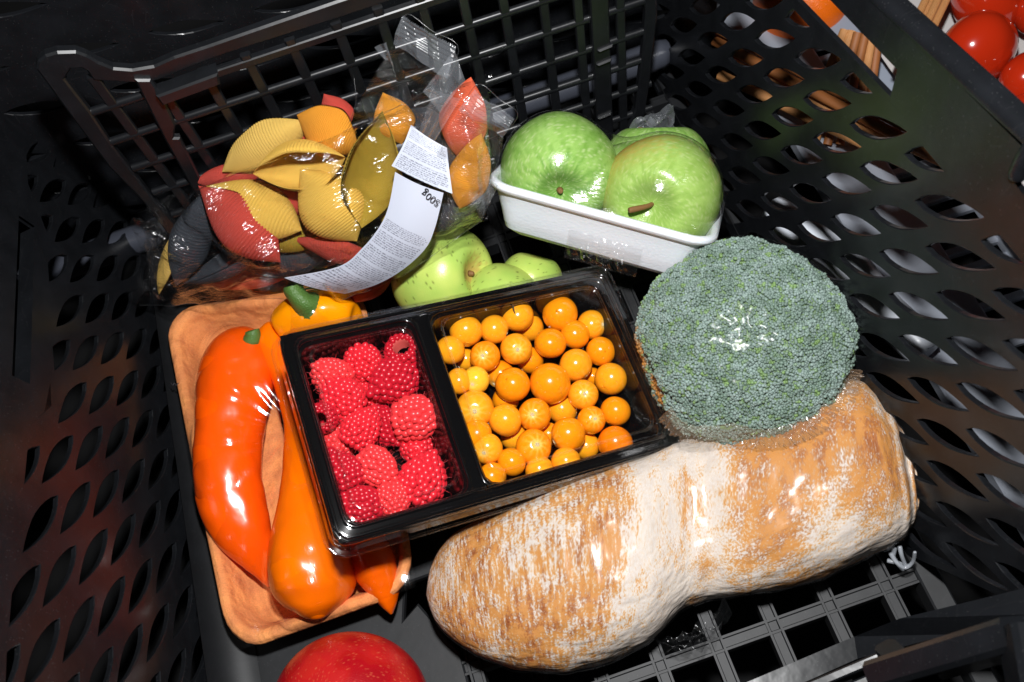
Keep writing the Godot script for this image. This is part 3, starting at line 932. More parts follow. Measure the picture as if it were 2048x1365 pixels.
func build_pepper_tray() -> void:
	var q := [Vector3(-0.2170, 0.0280, -0.3867), Vector3(-0.0810, 0.0280, -0.3539), Vector3(-0.0960, 0.0280, -0.1466), Vector3(-0.2072, 0.0280, -0.1462)]
	var tray := thing("pulp_tray", "rectangular brown moulded pulp tray under the film-wrapped peppers", "tray")
	put("tray_shell", tray_mesh(q, [[0.012, -0.024], [0.004, -0.010], [0.0005, -0.002], [0.0, 0.001], [0.0014, 0.0032], [0.0045, 0.0040], [0.0078, 0.0020], [0.0110, -0.006], [0.0155, -0.0165], [0.023, -0.0205], [0.035, -0.021], [0.06, -0.0215]], noise(51, 0.012, FastNoiseLite.TYPE_SIMPLEX_SMOOTH, 3), 0.0016, 0.026), M.pulp, tray)
	var bump := noise(52, 0.03)
	var one := thing("pepper", "long orange-red pointed pepper lying along the pulp tray edge by the perforated wall", "pepper", Vector3.ZERO, "peppers on the pulp tray")
	put("flesh", body([[-0.1708, 0.0300, -0.3465, 0.0033, 0.0060], [-0.1698, 0.0310, -0.3416, 0.0144, 0.0120], [-0.1699, 0.0340, -0.3311, 0.0207, 0.0190], [-0.1716, 0.0360, -0.3155, 0.0239, 0.0230], [-0.1776, 0.0360, -0.2975, 0.0232, 0.0230], [-0.1825, 0.0360, -0.2814, 0.0214, 0.0220], [-0.1861, 0.0360, -0.2653, 0.0205, 0.0210], [-0.1893, 0.0350, -0.2464, 0.0199, 0.0200], [-0.1899, 0.0330, -0.2308, 0.0197, 0.0180], [-0.1879, 0.0290, -0.2151, 0.0172, 0.0150], [-0.1849, 0.0240, -0.1995, 0.0112, 0.0100], [-0.1833, 0.0200, -0.1881, 0.0050, 0.0060], [-0.1826, 0.0180, -0.1830, 0.0029, 0.0040], [-0.1826, 0.0180, -0.1796, 0.0006, 0.0010]], 48, 64, 3, 0.05, null, bump), M.pepper_red, one)
	put("stem", tube([Vector3(-0.1570, 0.0460, -0.3262), Vector3(-0.1529, 0.0500, -0.3285), Vector3(-0.1526, 0.0520, -0.3311)], 0.0055, 0.8), M.stem_green, one)
	var two := thing("pepper", "orange bell-ended pepper in the middle of the pulp tray, half under the berry box", "pepper", Vector3.ZERO, "peppers on the pulp tray")
	put("flesh", body([[-0.1469, 0.0420, -0.3389, 0.0013, 0.0020], [-0.1458, 0.0410, -0.3359, 0.0071, 0.0080], [-0.1444, 0.0380, -0.3246, 0.0106, 0.0120], [-0.1377, 0.0340, -0.2976, 0.0126, 0.0140], [-0.1339, 0.0340, -0.2637, 0.0153, 0.0180], [-0.1374, 0.0340, -0.2342, 0.0183, 0.0200], [-0.1422, 0.0350, -0.2095, 0.0211, 0.0240], [-0.1464, 0.0360, -0.1904, 0.0247, 0.0270], [-0.1496, 0.0360, -0.1748, 0.0252, 0.0280], [-0.1514, 0.0340, -0.1640, 0.0225, 0.0260], [-0.1526, 0.0330, -0.1571, 0.0174, 0.0210], [-0.1536, 0.0320, -0.1529, 0.0106, 0.0140], [-0.1543, 0.0310, -0.1511, 0.0045, 0.0060], [-0.1545, 0.0310, -0.1503, 0.0006, 0.0010]], 48, 64, 3, 0.05, null, bump), M.pepper_orange, two)
	var three := thing("pepper", "yellow-orange blocky pepper with a thick green stem at the far end of the pulp tray", "pepper", Vector3.ZERO, "peppers on the pulp tray")
	put("flesh", body([[-0.1401, 0.0400, -0.3287, 0.0019, 0.0040], [-0.1374, 0.0400, -0.3304, 0.0109, 0.0140], [-0.1295, 0.0410, -0.3305, 0.0154, 0.0220], [-0.1176, 0.0420, -0.3290, 0.0166, 0.0270], [-0.1047, 0.0420, -0.3257, 0.0172, 0.0280], [-0.0941, 0.0410, -0.3220, 0.0146, 0.0240], [-0.0892, 0.0400, -0.3198, 0.0083, 0.0140], [-0.0875, 0.0400, -0.3183, 0.0013, 0.0030]], 44, 50, 3, 0.09, null, bump), M.pepper_yellow, three)
	put("stem", body([[-0.1155, 0.0750, -0.3368, 0.0043, 0.0070], [-0.1156, 0.0740, -0.3352, 0.0061, 0.0090], [-0.1146, 0.0720, -0.3307, 0.0061, 0.0090], [-0.1129, 0.0680, -0.3271, 0.0074, 0.0100], [-0.1114, 0.0620, -0.3262, 0.0111, 0.0100], [-0.1122, 0.0580, -0.3266, 0.0093, 0.0060]], 20, 24), M.stem_green, three)
	var four := thing("pepper", "small tapering deep orange pepper at the near corner of the pulp tray", "pepper", Vector3.ZERO, "peppers on the pulp tray")
	put("flesh", body([[-0.1209, 0.0320, -0.2091, 0.0029, 0.0060], [-0.1206, 0.0320, -0.1994, 0.0099, 0.0140], [-0.1181, 0.0310, -0.1801, 0.0126, 0.0160], [-0.1165, 0.0280, -0.1651, 0.0120, 0.0150], [-0.1156, 0.0240, -0.1537, 0.0085, 0.0110], [-0.1155, 0.0210, -0.1455, 0.0042, 0.0070], [-0.1158, 0.0190, -0.1407, 0.0008, 0.0020]], 32, 40, 3, 0.05, null, bump), M.pepper_deep, four)
	put("ink_mark", tube([Vector3(-0.2171, 0.0325, -0.3272), Vector3(-0.2161, 0.0325, -0.3248), Vector3(-0.2149, 0.0325, -0.3259), Vector3(-0.2139, 0.0322, -0.3241), Vector3(-0.2125, 0.0320, -0.3252), Vector3(-0.2114, 0.0318, -0.3241)], 0.0003, 1.0, 5), M.ink, tray)
	# the cling film stretched from rim to rim over the peppers
	var on := []
	for s in [[-0.1701, 0.0360, -0.3244, 0.0193, 0.0220], [-0.1758, 0.0360, -0.3005, 0.0227, 0.0240], [-0.1848, 0.0360, -0.2717, 0.0203, 0.0220], [-0.1893, 0.0350, -0.2464, 0.0193, 0.0210], [-0.1868, 0.0290, -0.2147, 0.0166, 0.0160], [-0.1458, 0.0360, -0.2998, 0.0126, 0.0140], [-0.1481, 0.0340, -0.2382, 0.0150, 0.0180], [-0.1466, 0.0350, -0.2079, 0.0205, 0.0240], [-0.1482, 0.0360, -0.1834, 0.0251, 0.0280], [-0.1511, 0.0350, -0.1667, 0.0237, 0.0260], [-0.1113, 0.0420, -0.3265, 0.0191, 0.0280], [-0.1174, 0.0300, -0.1740, 0.0120, 0.0160], [-0.1156, 0.0250, -0.1565, 0.0091, 0.0120]]:
		on.append([Vector3(s[0], s[1] + 0.0012, s[2]), s[3] + 0.001, s[4], s[3] + 0.004])
	var wr := noise(55, 0.045, FastNoiseLite.TYPE_SIMPLEX, 2)
	var pinch: Vector3 = Vector3(-0.1400, 0.0500, -0.2594)
	var wrinkle := func(_u: float, _v: float, p: Vector3) -> Vector3:
		var d := Vector2(p.x - pinch.x, p.z - pinch.z)
		var fan := sin(d.angle() * 22.0 + wr.get_noise_3dv(p * 500.0) * 3.0) * 0.0007 * exp(-d.length() / 0.035) * smoothstep(0.002, 0.012, d.length())
		return Vector3(0, fan + wr.get_noise_3dv(p * 700.0) * 0.0002, 0)
	var lifted := []
	for c in q:
		lifted.append((c as Vector3) + Vector3(0, 0.0042, 0))
	var wrap := stretched(90, 130, lifted, on, 90, wrinkle)
	tag(put("cling_film", wrap, M.cling_film), "clear creased cling film stretched over the peppers on the pulp tray", "film")


# ------------------------------------------------------------------ apples
func apple_mesh(rad: float, tall: float, skin: Callable) -> ArrayMesh:
	var f := func(u: float, v: float) -> Vector3:
		var a := PI * v
		var lob := 1.0 + 0.018 * cos(TAU * u * 5.0 + 0.7) * pow(sin(a * 0.5), 2.0) + 0.012 * sin(TAU * u + 1.0)
		var rr := pow(sin(a), 0.86) * lob * (1.02 - 0.05 * v)
		var yy := cos(a) * tall * 1.06 - 0.30 * exp(-pow(a / 0.30, 2.0)) + 0.30 * exp(-pow((PI - a) / 0.34, 2.0))
		return Vector3(rr * cos(TAU * u), yy, rr * sin(TAU * u)) * rad
	return grid(120, 90, f, {"wu": true, "col": skin})


func pointing(axis: Vector3, spin := 0.0) -> Basis:
	var y := axis.normalized()
	var x := y.cross(Vector3(0.2, 0.3, 0.9)).normalized()
	return Basis(x, y, x.cross(y)) * Basis(Vector3.UP, spin)


func apple(label: String, c: Vector3, rad: float, axis: Vector3, spin: float, skin: Callable, m: Material, stem: bool, group: String) -> void:
	var o := thing("apple", label, "apple", c, group)
	o.basis = pointing(axis, spin)
	put("flesh", apple_mesh(rad, 0.9, skin), m, o)
	if stem:
		var lean := o.basis.inverse() * Vector3(-0.94, 0.15, -0.1)
		put("stem", tube([Vector3(0, 0.60, 0) * rad, Vector3(0, 0.76, 0) * rad + lean * rad * 0.08, Vector3(0, 0.84, 0) * rad + lean * rad * 0.34], rad * 0.036, 1.35), M.stem_brown, o)
	else:
		put("calyx", tube([Vector3(0, 0.60, 0) * rad, Vector3(0.0, 0.69, 0.0) * rad, Vector3(0.02, 0.75, 0.01) * rad], rad * 0.07, 0.55), M.stem_brown, o)


func build_loose_apples() -> void:
	var sp := noise(61, 0.25, FastNoiseLite.TYPE_SIMPLEX, 2)
	var big := noise(62, 0.03)
	var skin := func(_u: float, v: float, p: Vector3) -> Color:
		var base := Color(0.50, 0.60, 0.13).lerp(Color(0.36, 0.52, 0.10), clampf(0.5 + big.get_noise_3dv(p * 1000.0) * 1.4, 0, 1))
		var rust := smoothstep(0.13, 0.02, v + sp.get_noise_3dv(p * 900.0) * 0.05)
		base = base.lerp(Color(0.42, 0.24, 0.07), rust * 0.8)
		if sp.get_noise_3dv(p * 1800.0 + Vector3(77, 0, 0)) > 0.62:
			base = base.lerp(Color(0.12, 0.13, 0.03), 0.8)
		return base
	var g := "loose pale green apples on the crate floor"
	apple("large pale yellow-green apple on the crate floor beneath the pasta bag", Vector3(-0.0281, 0.0450, -0.3269), 0.033, Vector3(0.72, 0.35, 0.45), 0.4, skin, M.apple_pale, false, g)
	apple("pale green apple peeping over the far edge of the berry box", Vector3(0.0009, 0.0300, -0.3004), 0.027, Vector3(-0.2, 0.4, 0.9), 1.4, skin, M.apple_pale, true, g)
	apple("small pale green apple furthest under the white foam tray", Vector3(0.0243, 0.0220, -0.3138), 0.021, Vector3(0.5, 0.5, -0.6), 2.4, skin, M.apple_pale, true, g)


func build_apple_tray() -> void:
	var a: Vector3 = Vector3(0.0149, 0.1120, -0.3343)
	var b: Vector3 = Vector3(0.1242, 0.0920, -0.2545)
	var ex := (b - a).normalized()
	var n := Vector3(0.30, 0.80, -0.52)
	n = (n - ex * n.dot(ex)).normalized()
	var back := ex.cross(n)
	if back.z > 0.0:
		back = -back
	var wide := (b - a).length()
	var deep := 0.088
	var q := [a + back * deep, b + back * deep, b, a]
	var tray := thing("foam_tray", "white foam tray tilted on edge, holding three wrapped green apples", "tray")
	put("tray_shell", tray_mesh(q, [[0.032, -0.0350], [0.021, -0.0345], [0.0135, -0.0295], [0.0048, -0.006], [0.0015, -0.004], [0.0, -0.002], [0.0, 0.0], [0.0012, 0.0012], [0.003, 0.0012], [0.0045, 0.0], [0.0120, -0.026], [0.019, -0.031], [0.04, -0.0318]], null, 0.0, 0.016), M.foam, tray)
	var sp := noise(63, 0.35, FastNoiseLite.TYPE_SIMPLEX, 2)
	var st := noise(64, 0.05, FastNoiseLite.TYPE_SIMPLEX, 3)
	var skin := func(u: float, v: float, p: Vector3) -> Color:
		var s := st.get_noise_2d(u * 700.0, v * 110.0)
		var base := Color(0.17, 0.34, 0.055).lerp(Color(0.31, 0.50, 0.13), clampf(0.5 + s * 0.55 + st.get_noise_3dv(p * 500.0) * 0.5 + sp.get_noise_3dv(p * 1400.0) * 0.3, 0, 1))
		base = base.lerp(Color(0.13, 0.29, 0.05), 0.7 * smoothstep(0.22, 0.06, v + s * 0.10))
		var dot := sp.get_noise_3dv(p * 2600.0)
		return base.lerp(Color(0.46, 0.58, 0.26), smoothstep(0.25, 0.55, dot) * 0.7)
	var blush := func(u: float, v: float, p: Vector3) -> Color:
		var base: Color = skin.call(u, v, p)
		base = base.lerp(Color(0.40, 0.52, 0.12), 0.35)
		var w := clampf(0.5 + 1.1 * cos(TAU * (u - 0.78)) - 0.75 + st.get_noise_2d(u * 700.0, v * 500.0) * 0.5, 0.0, 1.0) * smoothstep(0.15, 0.45, v)
		return base.lerp(Color(0.52, 0.30, 0.05), w * 0.9)
	var g := "wrapped green apples in the white foam tray"
	apple("large round green apple whose dimpled flower end faces out, in the foam tray", Vector3(0.0603, 0.0875, -0.3411), 0.0354, Vector3(-0.20, 0.46, 0.86), 0.0, skin, M.apple_skin, false, g)
	apple("green apple with orange blush and brown stem, in the foam tray beside the broccoli", Vector3(0.1119, 0.0790, -0.3063), 0.0356, Vector3(-0.46, 0.70, 0.62), 0.0, blush, M.apple_skin, true, g)
	apple("green apple mostly hidden behind the blushed one in the foam tray", Vector3(0.1228, 0.0450, -0.3443), 0.0365, Vector3(0.3, 0.6, -0.7), 1.0, skin, M.apple_skin, true, g)
	# film over the apples
	var on := []
	for s in [[Vector3(0.0603, 0.0875, -0.3411), 0.0362], [Vector3(0.1115, 0.0805, -0.3053), 0.0368], [Vector3(0.1228, 0.0450, -0.3443), 0.037]]:
		on.append([s[0] + Vector3(0, 0.001, 0), s[1], s[1], s[1]])
	var wr := noise(66, 0.05, FastNoiseLite.TYPE_SIMPLEX, 3)
	var wrinkle := func(_u: float, _v: float, p: Vector3) -> Vector3: return Vector3(0, wr.get_noise_3dv(p * 500.0) * 0.00012, 0)
	var edge := [q[0] + n * 0.002, q[1] + n * 0.002, q[2] + n * 0.002, q[3] + n * 0.002]
	tag(put("cling_film", stretched(80, 60, edge, on, 70, wrinkle), M.cling_film), "clear film stretched tight over the green apples in the foam tray", "film")
	var gather := func(u: float, v: float) -> Vector3:
		var c: Vector3 = a.lerp(b, 0.40 + 0.32 * u) - n * (0.014 + 0.020 * v) + back * (0.0045 * v + 0.001)
		return c - back * (crumple(Vector2(u * 0.045, v * 0.02), 300.0, 41) * 2.2 * sin(PI * u) * sin(PI * v) + 0.0006)
	put("film_gather", grid(110, 60, gather, {"up": true}), M.loose_film, tray)


# ------------------------------------------------------------------ pasta
func shell_mesh(spread: float, pinch: float, ridges: int, tip: float) -> ArrayMesh:
	var f := func(u: float, v: float) -> Vector3:
		# v runs along the shell, u round its wall: the outside one way, the inside back
		var outer := u < 0.5
		var w := u * 2.0 if outer else 2.0 - u * 2.0
		var x := 2.0 * v - 1.0
		var th := lerpf(-spread, spread, w)
		var r := pow(maxf(1.0 - x * x, 0.0), tip) * (1.0 + 0.20 * x)
		var k := (1.0 + 0.0135 * sin(TAU * ridges * v)) if outer else 0.92
		var curl := 1.0 - pinch * pow(absf(th) / PI, 2.0)
		var wob := 0.06 * sin(3.0 * x + 2.0 * th)
		var flare := 1.0 + 0.10 * pow(absf(th) / spread, 6.0) * (1.0 + 0.4 * sin(7.0 * x + signf(th)))
		return Vector3(x, r * k * cos(th) - 0.30 + 0.16 * x * x + wob * r, r * k * sin(th) * curl * flare)
	var col := func(u: float, v: float, _p: Vector3) -> Color:
		var w := absf(absf(u - 0.25) * 4.0 - 1.0) if u < 0.5 else absf(absf(u - 0.75) * 4.0 - 1.0)
		var k := 1.0 + 0.45 * smoothstep(0.10, 0.0, w)
		k *= 1.0 + 0.05 * sin(v * 9.0 + u * 14.0)
		return Color(k, k, k)
	return grid(64, ridges * 6, f, {"wu": true, "col": col})


func build_pasta() -> void:
	var forms := [shell_mesh(1.8, 0.2, 34, 1.12), shell_mesh(2.0, 0.35, 32, 1.0), shell_mesh(1.5, 0.05, 37, 0.98)]
	var g := "shell pasta inside the clear bag"
	# the heap leans back against the mesh panel: its plane
	var lean := Transform3D(Basis(Vector3(0.9190, 0.0722, 0.3876), Vector3(-0.3427, 0.6324, 0.6947), Vector3(-0.1950, -0.7713, 0.6059)), Vector3(-0.0880, 0.0600, -0.3284))
	# centre, half length, half width, turn in that plane; then height share, roll about the long axis, pitch, form, colour, label
	var list := [
		[[-0.0502, 0.0200, -0.0528, 0.0326, 0.0184, -49.91], 0.8, 12, 0, 0, "pasta_red", "brick red pasta shell at the front, a pointed tip towards the pepper tray"],
		[[-0.0413, 0.0130, -0.0619, 0.0320, 0.0181, -28.67], 0.8, -38, 0, 0, "pasta_yellow", "yellow pasta shell resting against the brick red front shell"],
		[[-0.0353, -0.0000, -0.0448, 0.0264, 0.0135, -25.32], 0.8, -20, 0, 2, "pasta_olive", "olive-yellow pasta shell tucked under the two front shells"],
		[[0.0068, 0.0140, -0.0602, 0.0264, 0.0201, -59.66], 0.78, -8, 0, 0, "pasta_yellow", "broad yellow pasta shell next to the printed label, ridges facing out"],
		[[-0.0045, 0.0160, -0.0862, 0.0298, 0.0165, 5.51], 0.75, -158, 0, 1, "pasta_yellow", "yellow pasta shell turned so that its open lips show"],
		[[-0.0306, 0.0060, -0.0945, 0.0331, 0.0129, 22.95], 0.8, 20, 0, 2, "pasta_straw", "long straw-coloured pasta shell along the bag edge by the mesh panel"],
		[[-0.0624, -0.0020, -0.0768, 0.0255, 0.0080, 3.78], 0.8, 10, 0, 0, "pasta_red", "narrow red pasta shell pointing at the perforated wall"],
		[[-0.0905, 0.0100, -0.0426, 0.0372, 0.0123, -122.80], 0.8, -20, 0, 0, "pasta_black", "upright black pasta shell at the end of the bag"],
		[[-0.0769, 0.0040, -0.0215, 0.0333, 0.0122, 19.09], 0.8, 110, 0, 0, "pasta_black", "black pasta shell lying below the brick red one, its lip curling open"],
		[[-0.1071, 0.0040, -0.0353, 0.0377, 0.0093, -126.59], 0.9, 64, 0, 2, "pasta_straw", "thin yellow shell edge behind the upright black shell"],
		[[0.0119, 0.0080, -0.1010, 0.0199, 0.0167, -32.02], 0.8, 20, 0, 2, "pasta_orange", "deep orange-yellow pasta shell near the top of the heap"],
		[[0.0171, 0.0040, -0.1106, 0.0123, 0.0104, -68.00], 0.8, 10, 0, 0, "pasta_red", "red pasta shell topmost against the mesh panel"],
		[[0.0017, 0.0000, -0.0942, 0.0159, 0.0092, -34.20], 0.8, 0, 0, 0, "pasta_red", "dull red shell wedged between the two orange-yellow shells"],
		[[0.0367, 0.0120, -0.0791, 0.0354, 0.0167, -110.72], 0.8, 150, 0, 0, "pasta_olive", "tall olive pasta shell standing beside the small label"],
		[[0.0509, 0.0040, -0.1052, 0.0151, 0.0118, -78.34], 0.8, 0, 0, 0, "pasta_orange", "orange shell peeping out above the tall olive shell"],
		[[0.0135, -0.0000, -0.0640, 0.0204, 0.0140, -68.55], 0.8, 0, 0, 2, "pasta_orange", "orange shell in the gap behind the broad yellow one"],
		[[0.0005, 0.0040, -0.0301, 0.0282, 0.0127, -14.56], 0.8, 60, 0, 0, "pasta_red", "red pasta shell running under the long printed label"],
		[[0.0930, 0.0060, -0.1031, 0.0223, 0.0129, -108.39], 0.8, 0, 0, 2, "pasta_tomato", "bright orange-red shell under the heat-sealed bag end"],
		[[0.0946, 0.0120, -0.0741, 0.0228, 0.0108, -113.80], 0.8, -10, 0, 2, "pasta_orange", "golden shell next to the foam tray of apples"],
		[[0.0815, 0.0000, -0.0739, 0.0187, 0.0096, -88.04], 0.8, 0, 0, 0, "pasta_black", "dark grey shell between the golden shell and the small label"],
		[[0.0719, -0.0000, -0.0478, 0.0265, 0.0107, 21.83], 0.8, 0, 0, 0, "pasta_black", "dark grey shell under the corner of the bag above the loose apple"],
		[[-0.0234, -0.0020, -0.0652, 0.0176, 0.0095, -69.50], 0.8, 0, 0, 0, "pasta_red", "red shell glimpsed between the yellow shells in mid bag"],
		[[0.0137, -0.0040, -0.0013, 0.0210, 0.0075, 26.14], 0.8, 0, 0, 0, "pasta_red", "red shell low in the bag behind the pepper stem"],
		[[-0.0435, -0.0080, -0.0206, 0.0350, 0.0126, 5.31], 0.8, 0, 0, 0, "pasta_black", "black shell in the dark bottom of the bag"],
		[[-0.0810, -0.0180, -0.0045, 0.0347, 0.0069, 1.86], 0.8, 0, 0, 0, "pasta_tomato", "orange-brown shell at the very bottom by the pulp tray"],
		[[0.0430, -0.0060, -0.0500, 0.0266, 0.0156, -67.83], 0.8, 0, 0, 0, "pasta_olive", "olive shell hidden under the big label"],
		[[0.0649, -0.0100, -0.0965, 0.0169, 0.0105, -44.77], 0.8, 0, 0, 0, "pasta_black", "dark shell under the folded neck of the bag"],
	]
	var on := []
	for s in list:
		var c: Array = s[0]
		var o := put("pasta_shell", forms[s[4]], M[s[5]])
		tag(o, s[6], "pasta", g)
		var b := Basis(Vector3.UP, deg_to_rad(c[5])) * Basis(Vector3.FORWARD, deg_to_rad(s[3])) * Basis(Vector3.RIGHT, deg_to_rad(s[2]))
		var local := Transform3D(b.scaled_local(Vector3(c[3], c[4] * s[1], c[4])), Vector3(c[0], c[1], c[2]))
		o.transform = lean * local
		var dir := b * Vector3.RIGHT
		for k in [-0.55, 0.0, 0.55]:
			var r: float = c[4] * (1.0 if k == 0.0 else 0.66)
			on.append([Vector3(c[0], c[1] - 0.2 * r, c[2]) + dir * k * c[3], r, r * s[1], r])
	# the bag: one film over the heap, folded at the neck
	var bag := thing("pasta_bag", "clear crackling film bag of coloured shell pasta with white labels", "bag")
	var inv := lean.affine_inverse()
	var q := [inv * Vector3(-0.1818, 0.0977, -0.4177), inv * Vector3(0.0404, 0.1624, -0.3641), inv * Vector3(0.0139, 0.0938, -0.3233), inv * Vector3(-0.2250, 0.0363, -0.3917)]
	var wrinkle := func(u: float, v: float, p: Vector3) -> Vector3:
		var edge := 1.0 - 0.6 * sin(PI * u) * sin(PI * v)
		return Vector3(0, crumple(Vector2(p.x, p.z), 75.0, 4) * 0.7 * edge - 0.0012, 0)
	put("film", stretched(190, 90, q, on, 130, wrinkle), M.bag_film, bag, lean)
	# front fold of the bag towards the pulp tray and the loose apples
	var lip := [Vector3(-0.2241, 0.0383, -0.3902), Vector3(-0.1766, 0.0483, -0.3672), Vector3(-0.1281, 0.0593, -0.3446), Vector3(-0.0875, 0.0647, -0.3238), Vector3(-0.0502, 0.0765, -0.3162), Vector3(-0.0184, 0.0905, -0.3161), Vector3(0.0087, 0.1032, -0.3172), Vector3(0.0236, 0.1175, -0.3258)]
	var skirt := func(u: float, v: float) -> Vector3:
		var x := u * 7.0
		var k := mini(int(x), 6)
		var c: Vector3 = (lip[k] as Vector3).lerp(lip[k + 1], x - k)
		return c + lean.basis * Vector3(0, 0.010 * sin(PI * v) + crumple(Vector2(u * 0.26, v * 0.04), 90.0, 9) * 0.5, -0.032 * (1.0 - v))
	put("film_fold", grid(150, 24, skirt, {"up": true}), M.bag_film, bag)
	var cut := []
	for k in 29:
		cut.append(skirt.call(k / 28.0, 1.0))
	put("film_cut_edge", tube(cut, 0.00022, 1.0, 6), M.film_edge, bag)
	# heat-sealed end flaps with crimped lines and zigzag edges
	var flap := func(a: Vector3, b: Vector3, c: Vector3, d: Vector3, zig: int, crimp: float, sd: int) -> ArrayMesh:
		var n := (b - a).cross(d - a).normalized()
		if n.y < 0.0:
			n = -n
		var f := func(u: float, v: float) -> Vector3:
			var p := a.lerp(b, u).lerp(d.lerp(c, u), v)
			if v == 0.0 and zig > 1:
				p += (a - d).normalized() * (0.0008 * (int(u * zig) % 2))
			return p + n * (crimp * sin(v * 44.0) * smoothstep(0.75, 0.6, v) + crumple(Vector2(u * a.distance_to(b), v * a.distance_to(d)), 110.0, sd) * 0.8)
		return grid(72, 50, f, {"up": true})
	var edge_of := func(pts: Array) -> ArrayMesh: return tube(pts, 0.0002, 1.0, 5)
	put("end_seal", flap.call(Vector3(0.0048, 0.2033, -0.3814), Vector3(0.0246, 0.1896, -0.3621), Vector3(0.0158, 0.1779, -0.3558), Vector3(-0.0044, 0.1926, -0.3762), 60, 0.00022, 11), M.seal_film, bag)
	put("seal_edge", edge_of.call([Vector3(-0.0044, 0.1926, -0.3762), Vector3(0.0048, 0.2033, -0.3814), Vector3(0.0145, 0.1961, -0.3716), Vector3(0.0246, 0.1896, -0.3621), Vector3(0.0158, 0.1779, -0.3558)]), M.film_edge, bag)
	put("end_seal", flap.call(Vector3(0.0285, 0.1764, -0.3453), Vector3(0.0427, 0.1632, -0.3291), Vector3(0.0334, 0.1533, -0.3276), Vector3(0.0182, 0.1674, -0.3450), 50, 0.00022, 12), M.seal_film, bag)
	put("seal_edge", edge_of.call([Vector3(0.0182, 0.1674, -0.3450), Vector3(0.0285, 0.1764, -0.3453), Vector3(0.0362, 0.1694, -0.3366), Vector3(0.0427, 0.1632, -0.3291), Vector3(0.0334, 0.1533, -0.3276)]), M.film_edge, bag)
	put("neck_fold", flap.call(Vector3(-0.0038, 0.1922, -0.3770), Vector3(0.0158, 0.1779, -0.3558), Vector3(-0.0012, 0.1564, -0.3474), Vector3(-0.0435, 0.1561, -0.3710), 1, 0.0, 13), M.bag_film, bag)
	put("neck_fold", flap.call(Vector3(0.0236, 0.1904, -0.3619), Vector3(0.0245, 0.1773, -0.3538), Vector3(0.0064, 0.1637, -0.3503), Vector3(0.0017, 0.1746, -0.3583), 1, 0.0, 14), M.seal_film, bag)
	put("neck_fold", flap.call(Vector3(0.0182, 0.1666, -0.3458), Vector3(0.0339, 0.1525, -0.3280), Vector3(0.0173, 0.1210, -0.3147), Vector3(-0.0022, 0.1459, -0.3384), 1, 0.0, 15), M.bag_film, bag)
	put("neck_corner", flap.call(Vector3(-0.0113, 0.1886, -0.3846), Vector3(-0.0012, 0.1950, -0.3797), Vector3(-0.0047, 0.1826, -0.3730), Vector3(-0.0074, 0.1841, -0.3786), 1, 0.0, 16), M.seal_film, bag)
	put("seal_edge", edge_of.call([Vector3(-0.0485, 0.1514, -0.3691), Vector3(-0.0294, 0.1596, -0.3643), Vector3(-0.0146, 0.1648, -0.3602), Vector3(-0.0029, 0.1702, -0.3580), Vector3(0.0102, 0.1763, -0.3571)]), M.film_edge, bag)
	put("seal_edge", edge_of.call([Vector3(-0.0436, 0.1573, -0.3692), Vector3(-0.0367, 0.1651, -0.3729), Vector3(-0.0334, 0.1728, -0.3812)]), M.film_edge, bag)
	put("seal_edge", edge_of.call([Vector3(-0.0158, 0.1761, -0.3697), Vector3(-0.0155, 0.1680, -0.3622), Vector3(-0.0134, 0.1664, -0.3597), Vector3(-0.0293, 0.1588, -0.3635)]), M.film_edge, bag)
	var gath := func(u: float, v: float) -> Vector3:
		var p: Vector3 = (Vector3(0.0066, 0.1734, -0.3548)).lerp(Vector3(-0.0199, 0.1433, -0.3419), v)
		var side: Vector3 = (Vector3(0.0174, 0.1700, -0.3463)) - (Vector3(0.0066, 0.1734, -0.3548))
		return p + side * (u * (1.0 - 0.45 * v)) + lean.basis * Vector3(0, 0.0020 * absf(fposmod(u * 5.0 + v * 0.8, 2.0) - 1.0) * 2.0, 0)
	put("gathered_neck", grid(60, 24, gath, {"up": true}), M.seal_film, bag)
	var tail := func(u: float, v: float) -> Vector3:
		var p: Vector3 = (Vector3(-0.2048, 0.0756, -0.4147)).lerp(Vector3(-0.1808, 0.0905, -0.4078), u).lerp((Vector3(-0.2151, 0.0388, -0.3862)).lerp(Vector3(-0.1967, 0.0515, -0.3801), u), v)
		return p + Vector3(crumple(Vector2(u * 0.02, v * 0.06), 240.0, 21), crumple(Vector2(u * 0.02, v * 0.06), 200.0, 22) * 2.4, crumple(Vector2(u * 0.02, v * 0.06), 220.0, 23))
	put("crumpled_end", grid(50, 90, tail, {"up": true}), M.loose_film, bag)
	# paper labels following the film
	var ribbon := func(left: Array, right: Array, sag: float) -> ArrayMesh:
		var ls := []
		var rs := []
		for p in left:
			ls.append([p.x, p.y, p.z])
		for p in right:
			rs.append([p.x, p.y, p.z])
		var f := func(u: float, v: float) -> Vector3:
			var l := along(ls, v)
			var r := along(rs, v)
			return Vector3(l[0], l[1], l[2]).lerp(Vector3(r[0], r[1], r[2]), u) + lean.basis * Vector3(0, sag * sin(PI * u), 0)
		return grid(16, 60, f, {"up": true})
	put("label_sticker", ribbon.call([Vector3(-0.0124, 0.1597, -0.3496), Vector3(-0.0201, 0.1541, -0.3432), Vector3(-0.0300, 0.1467, -0.3385)], [Vector3(0.0017, 0.1505, -0.3342), Vector3(-0.0008, 0.1435, -0.3269), Vector3(-0.0038, 0.1330, -0.3174)], 0.002), M.sticker_small, bag)
